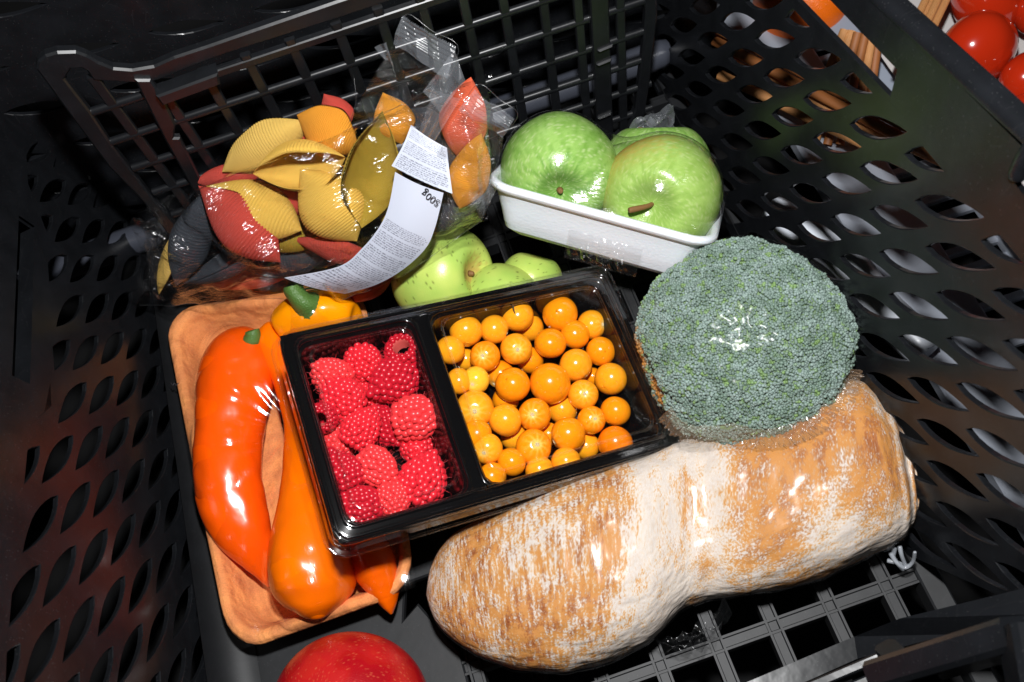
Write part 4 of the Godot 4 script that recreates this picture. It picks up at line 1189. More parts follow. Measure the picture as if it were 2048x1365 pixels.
	var long := put("label_sticker", ribbon.call([Vector3(-0.0292, 0.1459, -0.3344), Vector3(-0.0389, 0.1323, -0.3254), Vector3(-0.0480, 0.1227, -0.3212), Vector3(-0.0625, 0.1104, -0.3200), Vector3(-0.0811, 0.0980, -0.3222), Vector3(-0.1166, 0.0854, -0.3369)], [Vector3(-0.0082, 0.1350, -0.3185), Vector3(-0.0192, 0.1196, -0.3099), Vector3(-0.0289, 0.1086, -0.3061), Vector3(-0.0458, 0.0955, -0.3068), Vector3(-0.0645, 0.0846, -0.3105), Vector3(-0.0852, 0.0754, -0.3180)], 0.003), M.sticker, bag)
	var tm := TextMesh.new()
	tm.text = "500g"
	tm.font_size = 16
	tm.pixel_size = 0.00032
	tm.depth = 0.0002
	var sf := SystemFont.new()
	sf.font_names = PackedStringArray(["Droid Sans"])
	tm.font = sf
	# the print stands upside down: it reads from the apple tray towards the heap
	var tx := ((Vector3(-0.0160, 0.1374, -0.3208)) - (Vector3(-0.0107, 0.1319, -0.3154))).normalized()
	var ty := ((Vector3(-0.0164, 0.1274, -0.3156)) - (Vector3(-0.0120, 0.1327, -0.3183))).normalized()
	ty = (ty - tx * ty.dot(tx)).normalized()
	put("weight_print", tm, M.ink, long, Transform3D(Basis(tx, ty, tx.cross(ty)), (Vector3(-0.0155, 0.1362, -0.3172))))


# ------------------------------------------------------------------ berries
func build_berry_box() -> void:
	var box := thing("berry_box", "shallow black plastic box of raspberries and physalis under a clear lid", "box", Vector3(-0.1160, 0.1241, -0.2734))
	box.basis = Basis(Vector3(0.9358, -0.3463, -0.0664), Vector3(0.3516, 0.9307, 0.1013), Vector3(0.0267, -0.1181, 0.9926))
	var w := 0.1958
	var h := 0.1169
	var div := 0.0735
	# each compartment: rounded well with sloping walls
	var well := func(x0: float, x1: float, z0: float, z1: float) -> ArrayMesh:
		var f := func(u: float, v: float) -> Vector3:
			var r := lerp_rings([[0.0, -0.001], [0.002, -0.003], [0.0085, -0.038], [0.0115, -0.0405], [0.03, -0.041], [0.2, -0.041]], v)
			var hx := maxf((x1 - x0) / 2.0 - r[0], 0.0)
			var hz := maxf((z1 - z0) / 2.0 - r[0], 0.0)
			var p := rounded(u, hx, hz, minf(0.007, minf(hx, hz)))
			return Vector3((x0 + x1) / 2.0 + p.x, r[1], (z0 + z1) / 2.0 + p.y)
		return grid(96, 25, f, {"wu": true, "up": true})
	put("compartment", well.call(0.006, div - 0.001, 0.006, h - 0.006), M.box_black, box)
	put("compartment", well.call(div + 0.007, w - 0.006, 0.006, h - 0.006), M.box_black, box)
	# rim round both wells and outer skirt
	var rim := flat()
	var tops := [[0.0, 0.0, w, 0.006], [0.0, h - 0.006, w, h], [0.0, 0.006, 0.006, h - 0.006], [w - 0.006, 0.006, w, h - 0.006], [div - 0.001, 0.006, div + 0.007, h - 0.006]]
	for t in tops:
		quad(rim, Vector3(t[0], 0, t[1]), Vector3(t[2], 0, t[1]), Vector3(t[2], 0, t[3]), Vector3(t[0], 0, t[3]), Vector3.UP)
	put("rim", done(rim), M.box_black, box)
	for c in [[0.0055, div - 0.0005, 0.0055, h - 0.0055], [div + 0.0065, w - 0.0055, 0.0055, h - 0.0055], [0.0012, w - 0.0012, 0.0012, h - 0.0012]]:
		var bead := func(u: float, v: float) -> Vector3:
			var a := TAU * v
			var p := rounded(u, (c[1] - c[0]) / 2.0 + 0.0011 * cos(a), (c[3] - c[2]) / 2.0 + 0.0011 * cos(a), 0.007)
			return Vector3((c[0] + c[1]) / 2.0 + p.x, 0.0008 * sin(a), (c[2] + c[3]) / 2.0 + p.y)
		put("rim_bead", grid(96, 10, bead, {"wu": true, "wv": true}), M.box_black, box)
	var skirt := func(u: float, v: float) -> Vector3:
		var r := lerp_rings([[0.001, -0.0002], [-0.001, -0.0012], [-0.0012, -0.005], [0.004, -0.0055], [0.0125, -0.0425], [0.06, -0.0428]], v)
		var p := rounded(u, maxf(w / 2.0 - r[0], 0.0), maxf(h / 2.0 - r[0], 0.0), 0.006)
		return Vector3(w / 2.0 + p.x, r[1], h / 2.0 + p.y)
	put("outer_shell", grid(96, 20, skirt, {"wu": true}), M.box_black, box)
	# the lid: flange, upstand and two raised panes
	var lid := func(u: float, v: float) -> Vector3:
		var r := lerp_rings([[-0.0030, -0.0095], [-0.0028, -0.0060], [-0.0025, -0.0010], [-0.0016, 0.0012], [0.0002, 0.0023], [0.0028, 0.0026], [0.0044, 0.0028], [0.0056, 0.0036], [0.0068, 0.0044], [0.0080, 0.0046]], v)
		var p := rounded(u, w / 2.0 - r[0], h / 2.0 - r[0], 0.008 - r[0] * 0.5)
		return Vector3(w / 2.0 + p.x, r[1], h / 2.0 + p.y)
	var lid_o := put("lid", grid(128, 28, lid, {"wu": true, "up": true}), M.lid_plastic, box)
	var flange := func(u: float, v: float) -> Vector3:
		var r := lerp_rings([[-0.0030, -0.0095], [-0.0052, -0.0100], [-0.0056, -0.0110], [-0.0050, -0.0116]], v)
		var p := rounded(u, w / 2.0 - r[0], h / 2.0 - r[0], 0.010)
		return Vector3(w / 2.0 + p.x, r[1], h / 2.0 + p.y)
	put("lid_flange", grid(128, 10, flange, {"wu": true, "up": true}), M.lid_plastic, lid_o)
	var pane := func(u: float, v: float) -> Vector3:
		var x := lerpf(0.008, w - 0.008, u)
		var z := lerpf(0.008, h - 0.008, v)
		var y := 0.0046
		for c in [[0.012, div - 0.006], [div + 0.012, w - 0.012]]:
			var dx: float = minf(x - c[0], c[1] - x)
			var dz: float = minf(z - 0.012, h - 0.012 - z)
			var r := 0.007
			var d := minf(dx, dz)
			if dx < r and dz < r:
				d = r - Vector2(r - dx, r - dz).length()
			y -= 0.0022 * smoothstep(-0.0006, 0.0010, d)
		return Vector3(x, y, z)
	put("lid_top", grid(220, 130, pane, {"up": true}), M.lid_plastic, lid_o)
	for c in [[0.012, div - 0.006, 0.012, h - 0.012, 0.0026, 0.007], [div + 0.012, w - 0.012, 0.012, h - 0.012, 0.0026, 0.007], [-0.0052, w + 0.0052, -0.0052, h + 0.0052, -0.0106, 0.012], [0.0055, w - 0.0055, 0.0055, h - 0.0055, 0.0044, 0.007], [-0.0010, w + 0.0010, -0.0010, h + 0.0010, 0.0018, 0.009]]:
		var bead := func(u: float, v: float) -> Vector3:
			var a := TAU * v
			var p := rounded(u, (c[1] - c[0]) / 2.0 + 0.0008 * cos(a), (c[3] - c[2]) / 2.0 + 0.0008 * cos(a), c[5])
			return Vector3((c[0] + c[1]) / 2.0 + p.x, c[4] + 0.0008 * sin(a), (c[2] + c[3]) / 2.0 + p.y)
		put("lid_bead", grid(128, 12, bead, {"wu": true, "wv": true}), M.lid_plastic, lid_o)
	build_physalis(box.transform)
	build_raspberries(box.transform)


func build_physalis(t: Transform3D) -> void:
	# local x, height, local z, radius, kind (0 plain, 1 half buried, 2 scar showing, 3 yellowish, 4 nicked, 5 largest, 6 deep), label
	var list := [
		[0.1051, -0.0170, 0.0135, 0.0091, 0, "glossy orange physalis, second from the divider in the first row from the back rim"],
		[0.1218, -0.0170, 0.0164, 0.0081, 0, "glossy orange physalis, third from the divider in the first row from the back rim"],
		[0.1386, -0.0170, 0.0110, 0.0093, 4, "orange dark-nicked physalis, fourth from the divider in the first row from the back rim"],
		[0.1649, -0.0170, 0.0160, 0.0101, 0, "glossy orange physalis, sixth from the divider in the first row from the back rim"],
		[0.1815, -0.0170, 0.0277, 0.0084, 0, "glossy orange physalis, sixth from the divider in the second row from the back rim"],
		[0.1482, -0.0300, 0.0144, 0.0087, 1, "half buried orange physalis, fifth from the divider in the first row from the back rim"],
		[0.0922, -0.0170, 0.0230, 0.0079, 0, "glossy orange physalis, first from the divider in the first row from the back rim"],
		[0.1302, -0.0170, 0.0317, 0.0088, 2, "orange pale-scarred physalis, third from the divider in the second row from the back rim"],
		[0.1518, -0.0170, 0.0332, 0.0090, 0, "glossy orange physalis, fourth from the divider in the second row from the back rim"],
		[0.1689, -0.0170, 0.0314, 0.0083, 0, "glossy orange physalis, fifth from the divider in the second row from the back rim"],
		[0.1802, -0.0170, 0.0457, 0.0083, 0, "glossy orange physalis, sixth from the divider in the third row from the back rim"],
		[0.1106, -0.0170, 0.0317, 0.0084, 2, "orange pale-scarred physalis, second from the divider in the second row from the back rim"],
		[0.1410, -0.0300, 0.0355, 0.0080, 1, "half buried orange physalis, fourth from the divider in the third row from the back rim"],
		[0.1030, -0.0300, 0.0254, 0.0061, 1, "half buried orange physalis, first from the divider in the second row from the back rim"],
		[0.1616, -0.0170, 0.0504, 0.0095, 0, "glossy orange physalis, fifth from the divider in the third row from the back rim"],
		[0.0908, -0.0170, 0.0428, 0.0072, 0, "glossy orange physalis, first from the divider in the third row from the back rim"],
		[0.1004, -0.0170, 0.0446, 0.0075, 3, "yellowish pointed physalis, second from the divider in the third row from the back rim"],
		[0.1200, -0.0300, 0.0398, 0.0082, 1, "half buried orange physalis, third from the divider in the third row from the back rim"],
		[0.1203, -0.0170, 0.0527, 0.0095, 0, "glossy orange physalis, third from the divider in the fourth row from the back rim"],
		[0.1421, -0.0170, 0.0576, 0.0116, 5, "largest orange physalis, fourth from the divider in the fourth row from the back rim"],
		[0.1748, -0.0300, 0.0554, 0.0056, 1, "half buried orange physalis, fifth from the divider in the fourth row from the back rim"],
		[0.1791, -0.0170, 0.0641, 0.0092, 0, "glossy orange physalis, sixth from the divider in the fourth row from the back rim"],
		[0.1588, -0.0170, 0.0692, 0.0084, 2, "orange pale-scarred physalis, sixth from the divider in the fifth row from the back rim"],
		[0.0940, -0.0170, 0.0612, 0.0101, 2, "orange pale-scarred physalis, first from the divider in the fourth row from the back rim"],
		[0.1178, -0.0300, 0.0560, 0.0074, 1, "half buried orange physalis, second from the divider in the fourth row from the back rim"],
		[0.1263, -0.0170, 0.0734, 0.0089, 2, "orange pale-scarred physalis, fourth from the divider in the fifth row from the back rim"],
		[0.1488, -0.0300, 0.0702, 0.0088, 1, "half buried orange physalis, fifth from the divider in the fifth row from the back rim"],
		[0.1738, -0.0170, 0.0839, 0.0084, 0, "glossy orange physalis, sixth from the divider in the sixth row from the back rim"],
		[0.1086, -0.0170, 0.0720, 0.0088, 0, "glossy orange physalis, second from the divider in the fifth row from the back rim"],
		[0.1577, -0.0170, 0.0852, 0.0077, 2, "orange pale-scarred physalis, fifth from the divider in the sixth row from the back rim"],
		[0.0903, -0.0170, 0.0758, 0.0079, 0, "glossy orange physalis, first from the divider in the fifth row from the back rim"],
		[0.1145, -0.0300, 0.0788, 0.0073, 1, "half buried orange physalis, third from the divider in the fifth row from the back rim"],
		[0.1409, -0.0170, 0.0897, 0.0094, 0, "glossy orange physalis, fourth from the divider in the sixth row from the back rim"],
		[0.1187, -0.0170, 0.0914, 0.0096, 2, "orange pale-scarred physalis, second from the divider in the sixth row from the back rim"],
		[0.1544, -0.0300, 0.0956, 0.0074, 1, "half buried orange physalis, fifth from the divider in the seventh row from the back rim"],
		[0.1659, -0.0170, 0.1023, 0.0096, 6, "deep orange physalis, sixth from the divider in the seventh row from the back rim"],
		[0.0931, -0.0170, 0.0853, 0.0082, 2, "orange pale-scarred physalis, first from the divider in the sixth row from the back rim"],
		[0.1349, -0.0300, 0.0829, 0.0067, 1, "half buried orange physalis, third from the divider in the sixth row from the back rim"],
		[0.1036, -0.0170, 0.0963, 0.0076, 0, "glossy orange physalis, second from the divider in the seventh row from the back rim"],
		[0.1335, -0.0170, 0.1047, 0.0080, 0, "glossy orange physalis, fourth from the divider in the seventh row from the back rim"],
		[0.1171, -0.0170, 0.1049, 0.0076, 0, "glossy orange physalis, third from the divider in the seventh row from the back rim"],
		[0.0902, -0.0170, 0.1014, 0.0078, 0, "glossy orange physalis, first from the divider in the seventh row from the back rim"]]
	var n := noise(81, 0.4, FastNoiseLite.TYPE_SIMPLEX, 2)
	var skins := []
	for k in 4:
		var base: Color = [Color(0.93, 0.29, 0.007), Color(0.95, 0.36, 0.012), Color(0.95, 0.52, 0.03), Color(0.92, 0.21, 0.004)][k]
		var col := func(u: float, v: float, p: Vector3) -> Color:
			var ray := pow(0.5 + 0.5 * cos(TAU * u * 10.0 + n.get_noise_3dv(p * 4.0) * 2.0), 2.0) * smoothstep(0.34, 0.1, v)
			var c := base.lerp(Color(0.95, 0.55, 0.08), 0.55 * ray)
			return c.lerp(Color(0.92, 0.62, 0.16), 0.7 * smoothstep(0.12, 0.05, v)) * (1.0 + 0.08 * n.get_noise_3dv(p * 9.0))
		var f := func(u: float, v: float) -> Vector3:
			var a := PI * v
			return Vector3(sin(a) * cos(TAU * u), cos(a) * 0.97 - 0.07 * exp(-pow(a / 0.25, 2.0)), sin(a) * sin(TAU * u)) * (1.0 + 0.01 * sin(TAU * u * 2.0 + k))
		skins.append(grid(48, 32, f, {"wu": true, "col": col}))
	var petal := SurfaceTool.new()
	var blob := SphereMesh.new()
	blob.radius = 0.5
	blob.height = 1.0
	blob.radial_segments = 8
	blob.rings = 4
	petal.begin(Mesh.PRIMITIVE_TRIANGLES)
	for k in 6:
		var a := TAU * k / 6.0
		petal.append_from(blob, 0, Transform3D(Basis().scaled(Vector3(0.11, 0.05, 0.11)), Vector3(cos(a) * 0.09, 0.90, sin(a) * 0.09)))
	petal.append_from(blob, 0, Transform3D(Basis().scaled(Vector3(0.10, 0.08, 0.10)), Vector3(0, 0.91, 0)))
	var scar := petal.commit()
	for s in list:
		var kind: int = s[4]
		var o := thing("physalis", s[5], "berry", t * Vector3(s[0], s[1], s[2]), "physalis in the wider compartment")
		var axis := Vector3(rng.randf_range(-1, 1), rng.randf_range(-0.9, 0.3), rng.randf_range(-1, 1)).normalized()
		if kind == 2 or kind == 3:
			axis = Vector3(rng.randf_range(-0.35, 0.35), 0.75, rng.randf_range(0.2, 0.65)).normalized()
		var r: float = s[3] * 1.06
		o.basis = pointing(axis, rng.randf() * TAU).scaled_local(Vector3(r, r * rng.randf_range(0.95, 1.03), r))
		var tone := 1 if rng.randf() < 0.5 else 0
		if kind == 3:
			tone = 2
		elif kind == 6 or kind == 5:
			tone = 3 if kind == 6 else 0
		put("skin", skins[tone], M.physalis_skin, o)
		put("calyx_scar", scar, M.calyx_scar, o)
		if kind == 4:
			var nick := tube([Vector3(-0.55, 0.0, 0.0), Vector3(-0.3, 0.06, 0.02), Vector3(-0.05, 0.0, 0.0)], 0.06, 0.5)
			var inv := o.basis.inverse() * (t.basis * Vector3(-0.45, 0.85, 0.25)).normalized()
			put("nick", nick, M.scar_dark, o, Transform3D(pointing(inv), inv * r * 0.98))


func raspberry_mesh(hollow: bool, sd: int, hairs: bool) -> ArrayMesh:
	var r := RandomNumberGenerator.new()
	r.seed = sd
	var ball := SphereMesh.new()
	ball.radius = 1.0
	ball.height = 2.0
	ball.radial_segments = 10
	ball.rings = 6
	var st := SurfaceTool.new()
	st.begin(Mesh.PRIMITIVE_TRIANGLES)
	var hair := CylinderMesh.new()
	hair.top_radius = 0.004
	hair.bottom_radius = 0.007
	hair.height = 0.22
	hair.radial_segments = 3
	hair.rings = 0
	# rows of drupelets from the open end (y = -1) to the tip (y = 1)
	for k in 10:
		var y := -0.85 + 1.85 * pow(k / 9.0, 0.92)
		var rad := [0.72, 0.84, 0.89, 0.88, 0.84, 0.75, 0.62, 0.44, 0.22, 0.0][k] as float
		var count := maxi(int(rad * 21.0), 1)
		for j in count:
			var b := TAU * (j + 0.5 * (k % 2)) / count + r.randf_range(-0.07, 0.07)
			var size := 0.178 * r.randf_range(0.88, 1.12)
			var p := Vector3(cos(b) * rad, y + r.randf_range(-0.04, 0.04), sin(b) * rad)
			st.append_from(ball, 0, Transform3D(Basis().scaled(Vector3.ONE * size), p))
			if hairs and r.randf() < 0.55:
				var d := (p + Vector3(r.randf_range(-0.4, 0.4), 0.1, r.randf_range(-0.4, 0.4))).normalized()
				st.append_from(hair, 0, Transform3D(pointing(d), p + d * (size + 0.09)))
	if hollow:
		for j in 13:
			var b := TAU * j / 13.0
			st.append_from(ball, 0, Transform3D(Basis().scaled(Vector3.ONE * 0.15), Vector3(cos(b) * 0.58, -0.92, sin(b) * 0.58)))
	return st.commit()


func build_raspberries(t: Transform3D) -> void:
	# local x, height, local z, radius, kind (1 half buried, 2 hollow end showing), turn in degrees, label
	var list := [
		[0.0423, -0.0190, 0.0148, 0.0106, 0, -100, "bright red raspberry, third from the divider in the first row from the back rim"],
		[0.0665, -0.0190, 0.0197, 0.0107, 2, 60, "hollow ring-like raspberry, first from the divider in the first row from the back rim"],
		[0.0223, -0.0190, 0.0206, 0.0108, 0, -150, "pale red plump raspberry, sixth from the divider in the first row from the back rim"],
		[0.0246, -0.0190, 0.0334, 0.0120, 0, -120, "large light red raspberry, fifth from the divider in the first row from the back rim"],
		[0.0536, -0.0190, 0.0330, 0.0129, 0, 160, "largest dark red raspberry, second from the divider in the first row from the back rim"],
		[0.0695, -0.0300, 0.0366, 0.0069, 1, 40, "half hidden raspberry, first from the divider in the second row from the back rim"],
		[0.0409, -0.0300, 0.0342, 0.0091, 0, 30, "deep red shaded raspberry, fourth from the divider in the first row from the back rim"],
		[0.0133, -0.0190, 0.0436, 0.0082, 2, -30, "open hollow raspberry, sixth from the divider in the second row from the back rim"],
		[0.0642, -0.0190, 0.0573, 0.0127, 0, 10, "long tilted raspberry, second from the divider in the second row from the back rim"],
		[0.0317, -0.0190, 0.0542, 0.0102, 0, -40, "round red raspberry, fourth from the divider in the second row from the back rim"],
		[0.0449, -0.0300, 0.0547, 0.0100, 0, 70, "deep red shaded raspberry, third from the divider in the second row from the back rim"],
		[0.0162, -0.0300, 0.0546, 0.0098, 0, -90, "pink-red shaded raspberry, fifth from the divider in the second row from the back rim"],
		[0.0588, -0.0300, 0.0706, 0.0102, 0, 120, "dark red squat raspberry, first from the divider in the third row from the back rim"],
		[0.0138, -0.0190, 0.0749, 0.0109, 0, -100, "big dark pink raspberry, sixth from the divider in the third row from the back rim"],
		[0.0330, -0.0190, 0.0804, 0.0104, 0, 60, "rounded pink-red raspberry, fourth from the divider in the third row from the back rim"],
		[0.0549, -0.0190, 0.0906, 0.0130, 0, -50, "long conical raspberry, second from the divider in the third row from the back rim"],
		[0.0160, -0.0190, 0.0958, 0.0108, 0, -160, "pink-red two-humped raspberry, fifth from the divider in the third row from the back rim"],
		[0.0353, -0.0190, 0.1001, 0.0092, 0, 90, "small round red raspberry, third from the divider in the third row from the back rim"]]
	var forms := [raspberry_mesh(true, 1, true), raspberry_mesh(true, 2, true), raspberry_mesh(true, 3, true)]
	var core := func(u: float, v: float) -> Vector3:
		var prof := lerp_rings([[0.36, -0.25], [0.44, -0.9], [0.62, -0.92], [0.80, -0.6], [0.80, 0.1], [0.6, 0.6], [0.0, 0.88]], v)
		return Vector3(cos(TAU * u) * prof[0], prof[1], sin(TAU * u) * prof[0])
	var core_mesh := grid(24, 18, core, {"wu": true})
	for k in list.size():
		var s: Array = list[k]
		var o := thing("raspberry", s[6], "berry", t * Vector3(s[0], s[1], s[2]), "raspberries in the narrower compartment")
		var a := deg_to_rad(s[5])
		var axis := Vector3(cos(a), rng.randf_range(0.1, 0.9), sin(a)).normalized()
		if s[4] == 2:
			axis = Vector3(cos(a) * 0.5, -0.8, sin(a) * 0.4 - 0.2).normalized()
		var r: float = s[3] * 1.0
		o.basis = (t.basis * pointing(axis, rng.randf() * TAU)).scaled_local(Vector3(r, r * rng.randf_range(1.0, 1.15), r))
		var m: Material = [M.berry_red, M.berry_dark, M.berry_pale][k % 3] if k != 4 else M.berry_dark
		put("drupelets", forms[k % 3], m, o)
		put("hollow_core", core_mesh, M.berry_hollow if s[4] == 2 else m, o)


# ------------------------------------------------------------------ bread
func build_bread() -> void:
	# stations: middle x, z, half-edge vector x, z, top height
	var st := [[-0.0921, -0.1408, -0.0001, 0.0011, 0.0320], [-0.0864, -0.1408, -0.0037, 0.0178, 0.0400], [-0.0746, -0.1379, -0.0054, 0.0295, 0.0480], [-0.0581, -0.1343, -0.0073, 0.0389, 0.0530], [-0.0319, -0.1293, -0.0122, 0.0466, 0.0580], [0.0015, -0.1247, -0.0151, 0.0504, 0.0620], [0.0300, -0.1262, -0.0169, 0.0488, 0.0620], [0.0508, -0.1308, -0.0158, 0.0442, 0.0560], [0.0634, -0.1316, -0.0154, 0.0434, 0.0540], [0.0888, -0.1288, -0.0155, 0.0456, 0.0600], [0.1266, -0.1287, -0.0152, 0.0478, 0.0660], [0.1579, -0.1282, -0.0148, 0.0463, 0.0660], [0.1699, -0.1208, -0.0113, 0.0365, 0.0590], [0.1756, -0.1134, -0.0083, 0.0237, 0.0500], [0.1778, -0.1084, -0.0048, 0.0127, 0.0420], [0.1790, -0.1062, -0.0008, 0.0024, 0.0310]]
	var dough := noise(91, 0.02, FastNoiseLite.TYPE_SIMPLEX_SMOOTH, 4)
	var fold := noise(92, 0.01)
	var shape := func(u: float, v: float, grow: float) -> Vector3:
		var s := along(st, v)
		var a := TAU * u
		var ca := cos(a)
		var sa := sin(a)
		var w := signf(ca) * pow(absf(ca), 0.78)
		var k := signf(sa) * pow(absf(sa), 0.82)
		var y: float = 0.03 + (s[4] - 0.03) * k if k > 0.0 else 0.03 + 0.029 * k
		var p := Vector3(s[0] + s[2] * w, y, s[1] + s[3] * w)
		var c := Vector3(s[0], 0.03, s[1])
		var out := (p - c).normalized()
		p += out * (dough.get_noise_3dv(p * 700.0) * 0.0042 + grow)
		# folds of the dough towards the far end and the pinch across the waist
		var swirl := sin((v - 0.80) * 95.0 + u * 5.0 + fold.get_noise_3dv(p * 800.0) * 2.0) * smoothstep(0.76, 0.84, v) * smoothstep(1.0, 0.93, v)
		p += out * swirl * 0.0012
		p -= out * 0.0022 * exp(-pow((v - 0.545 - 0.012 * sin(u * 9.0)) / 0.016, 2.0)) * clampf(0.3 + sa, 0.2, 1.0)
		return p
	var loaf := thing("bread_loaf", "floury ciabatta loaf tightly wrapped in film across the crate floor", "bread")
	var bm := mat("crust", Color.WHITE, 0.75)
	var w := 640
	var h := 1280
	var im := Image.create(w, h, false, Image.FORMAT_RGB8)
	var n1 := noise_image(noise(93, 0.006, FastNoiseLite.TYPE_SIMPLEX_SMOOTH, 5), w, h)
	var n2 := noise_image(noise(94, 0.03, FastNoiseLite.TYPE_SIMPLEX, 5), w, h)
	var n3 := noise_image(noise(95, 0.18, FastNoiseLite.TYPE_SIMPLEX, 3), w, h)
	var n5 := noise_image(noise(196, 0.35, FastNoiseLite.TYPE_SIMPLEX, 2), w, h)
	var n4 := noise_image(noise(96, 0.11, FastNoiseLite.TYPE_SIMPLEX, 4), w, h)
	for y in h:
		var v := float(y) / h
		var streaky := smoothstep(0.58, 0.25, v)
		var broad := 0.30 * exp(-pow((v - 0.47) / 0.085, 2.0)) + 0.16 * exp(-pow((v - 0.02) / 0.06, 2.0)) - 0.10 * exp(-pow((v - 0.62) / 0.05, 2.0)) - 0.05 * exp(-pow((v - 0.2) / 0.1, 2.0))
		for x in w:
			var k := y * w + x
			var a := n1[k] / 255.0
			var b := n2[k] / 255.0
			var c := n3[k] / 255.0
			var s := n4[y * w + (x / 4)] / 255.0
			var d := n5[k] / 255.0
			var low := 0.16 * exp(-pow((float(x) / w - 0.06) / 0.09, 2.0)) if v > 0.6 else 0.0
			var m := a * 0.50 + b * 0.36 + (s - 0.5) * 0.5 * streaky + broad * (0.45 + 1.1 * a) + low + (c - 0.5) * 0.42 + (d - 0.5) * 0.26 + 0.19
			m += 0.20 * sin((v + 0.035 * sin(TAU * float(x) / w + 0.6)) * 105.0 + a * 7.0) * smoothstep(0.76, 0.86, v)
			var flour := smoothstep(0.44, 0.80, m)
			flour = flour * (0.80 + 0.2 * c)
			var crust := Color(0.74, 0.50, 0.245).lerp(Color(0.50, 0.24, 0.075), clampf(b * 1.9 - 0.66 + (c - 0.5) * 1.1 + (d - 0.5) * 0.5, 0, 1))
			im.set_pixel(x, y, crust.lerp(Color(0.815, 0.79, 0.765), clampf(flour, 0, 1)))
	bm.albedo_texture = ImageTexture.create_from_image(im)
	bm.heightmap_enabled = true
	bm.heightmap_texture = noise_tex(noise(97, 0.06, FastNoiseLite.TYPE_SIMPLEX, 5), 512, 512)
	bm.heightmap_scale = 0.055
	put("crust", grid(140, 240, func(u: float, v: float) -> Vector3: return shape.call(u, v, 0.0), {"wu": true}), bm, loaf)
	var tight := noise(98, 0.05, FastNoiseLite.TYPE_SIMPLEX, 2)
	put("film_wrap", grid(140, 240, func(u: float, v: float) -> Vector3: return shape.call(u, v, 0.0012 + 0.00012 * tight.get_noise_2d(u * 700.0, v * 160.0)), {"wu": true}), M.bread_film, loaf)
	# twisted tail of film and the gathered film in the waist
	var knot := [[Vector3(0.1531, 0.0200, -0.0810), Vector3(0.1546, 0.0180, -0.0753), Vector3(0.1580, 0.0160, -0.0723), Vector3(0.1617, 0.0200, -0.0734), Vector3(0.1624, 0.0280, -0.0762)], [Vector3(0.1557, 0.0220, -0.0824), Vector3(0.1542, 0.0170, -0.0785), Vector3(0.1573, 0.0120, -0.0724)], [Vector3(0.1580, 0.0240, -0.0822), Vector3(0.1573, 0.0220, -0.0778), Vector3(0.1585, 0.0160, -0.0733)], [Vector3(0.1514, 0.0150, -0.0789), Vector3(0.1550, 0.0160, -0.0762), Vector3(0.1601, 0.0140, -0.0732)]]
	for k in knot:
		put("film_twist", tube(k, 0.0012, 0.8, 7), M.knot_film, loaf)
	var web := func(u: float, v: float) -> Vector3:
		var p: Vector3 = (Vector3(0.0187, 0.0220, -0.0795)).lerp(Vector3(0.0615, 0.0240, -0.0875), u)
		return p + Vector3(0.002, -0.012, 0.007) * v + Vector3(0, crumple(Vector2(u * 0.06, v * 0.02), 230.0, 31) * 2.0 - 0.002, crumple(Vector2(u * 0.06, v * 0.02), 210.0, 32) * 1.5) * sin(PI * u)
	put("film_bunch", grid(90, 30, web, {"up": true}), M.loose_film, loaf)


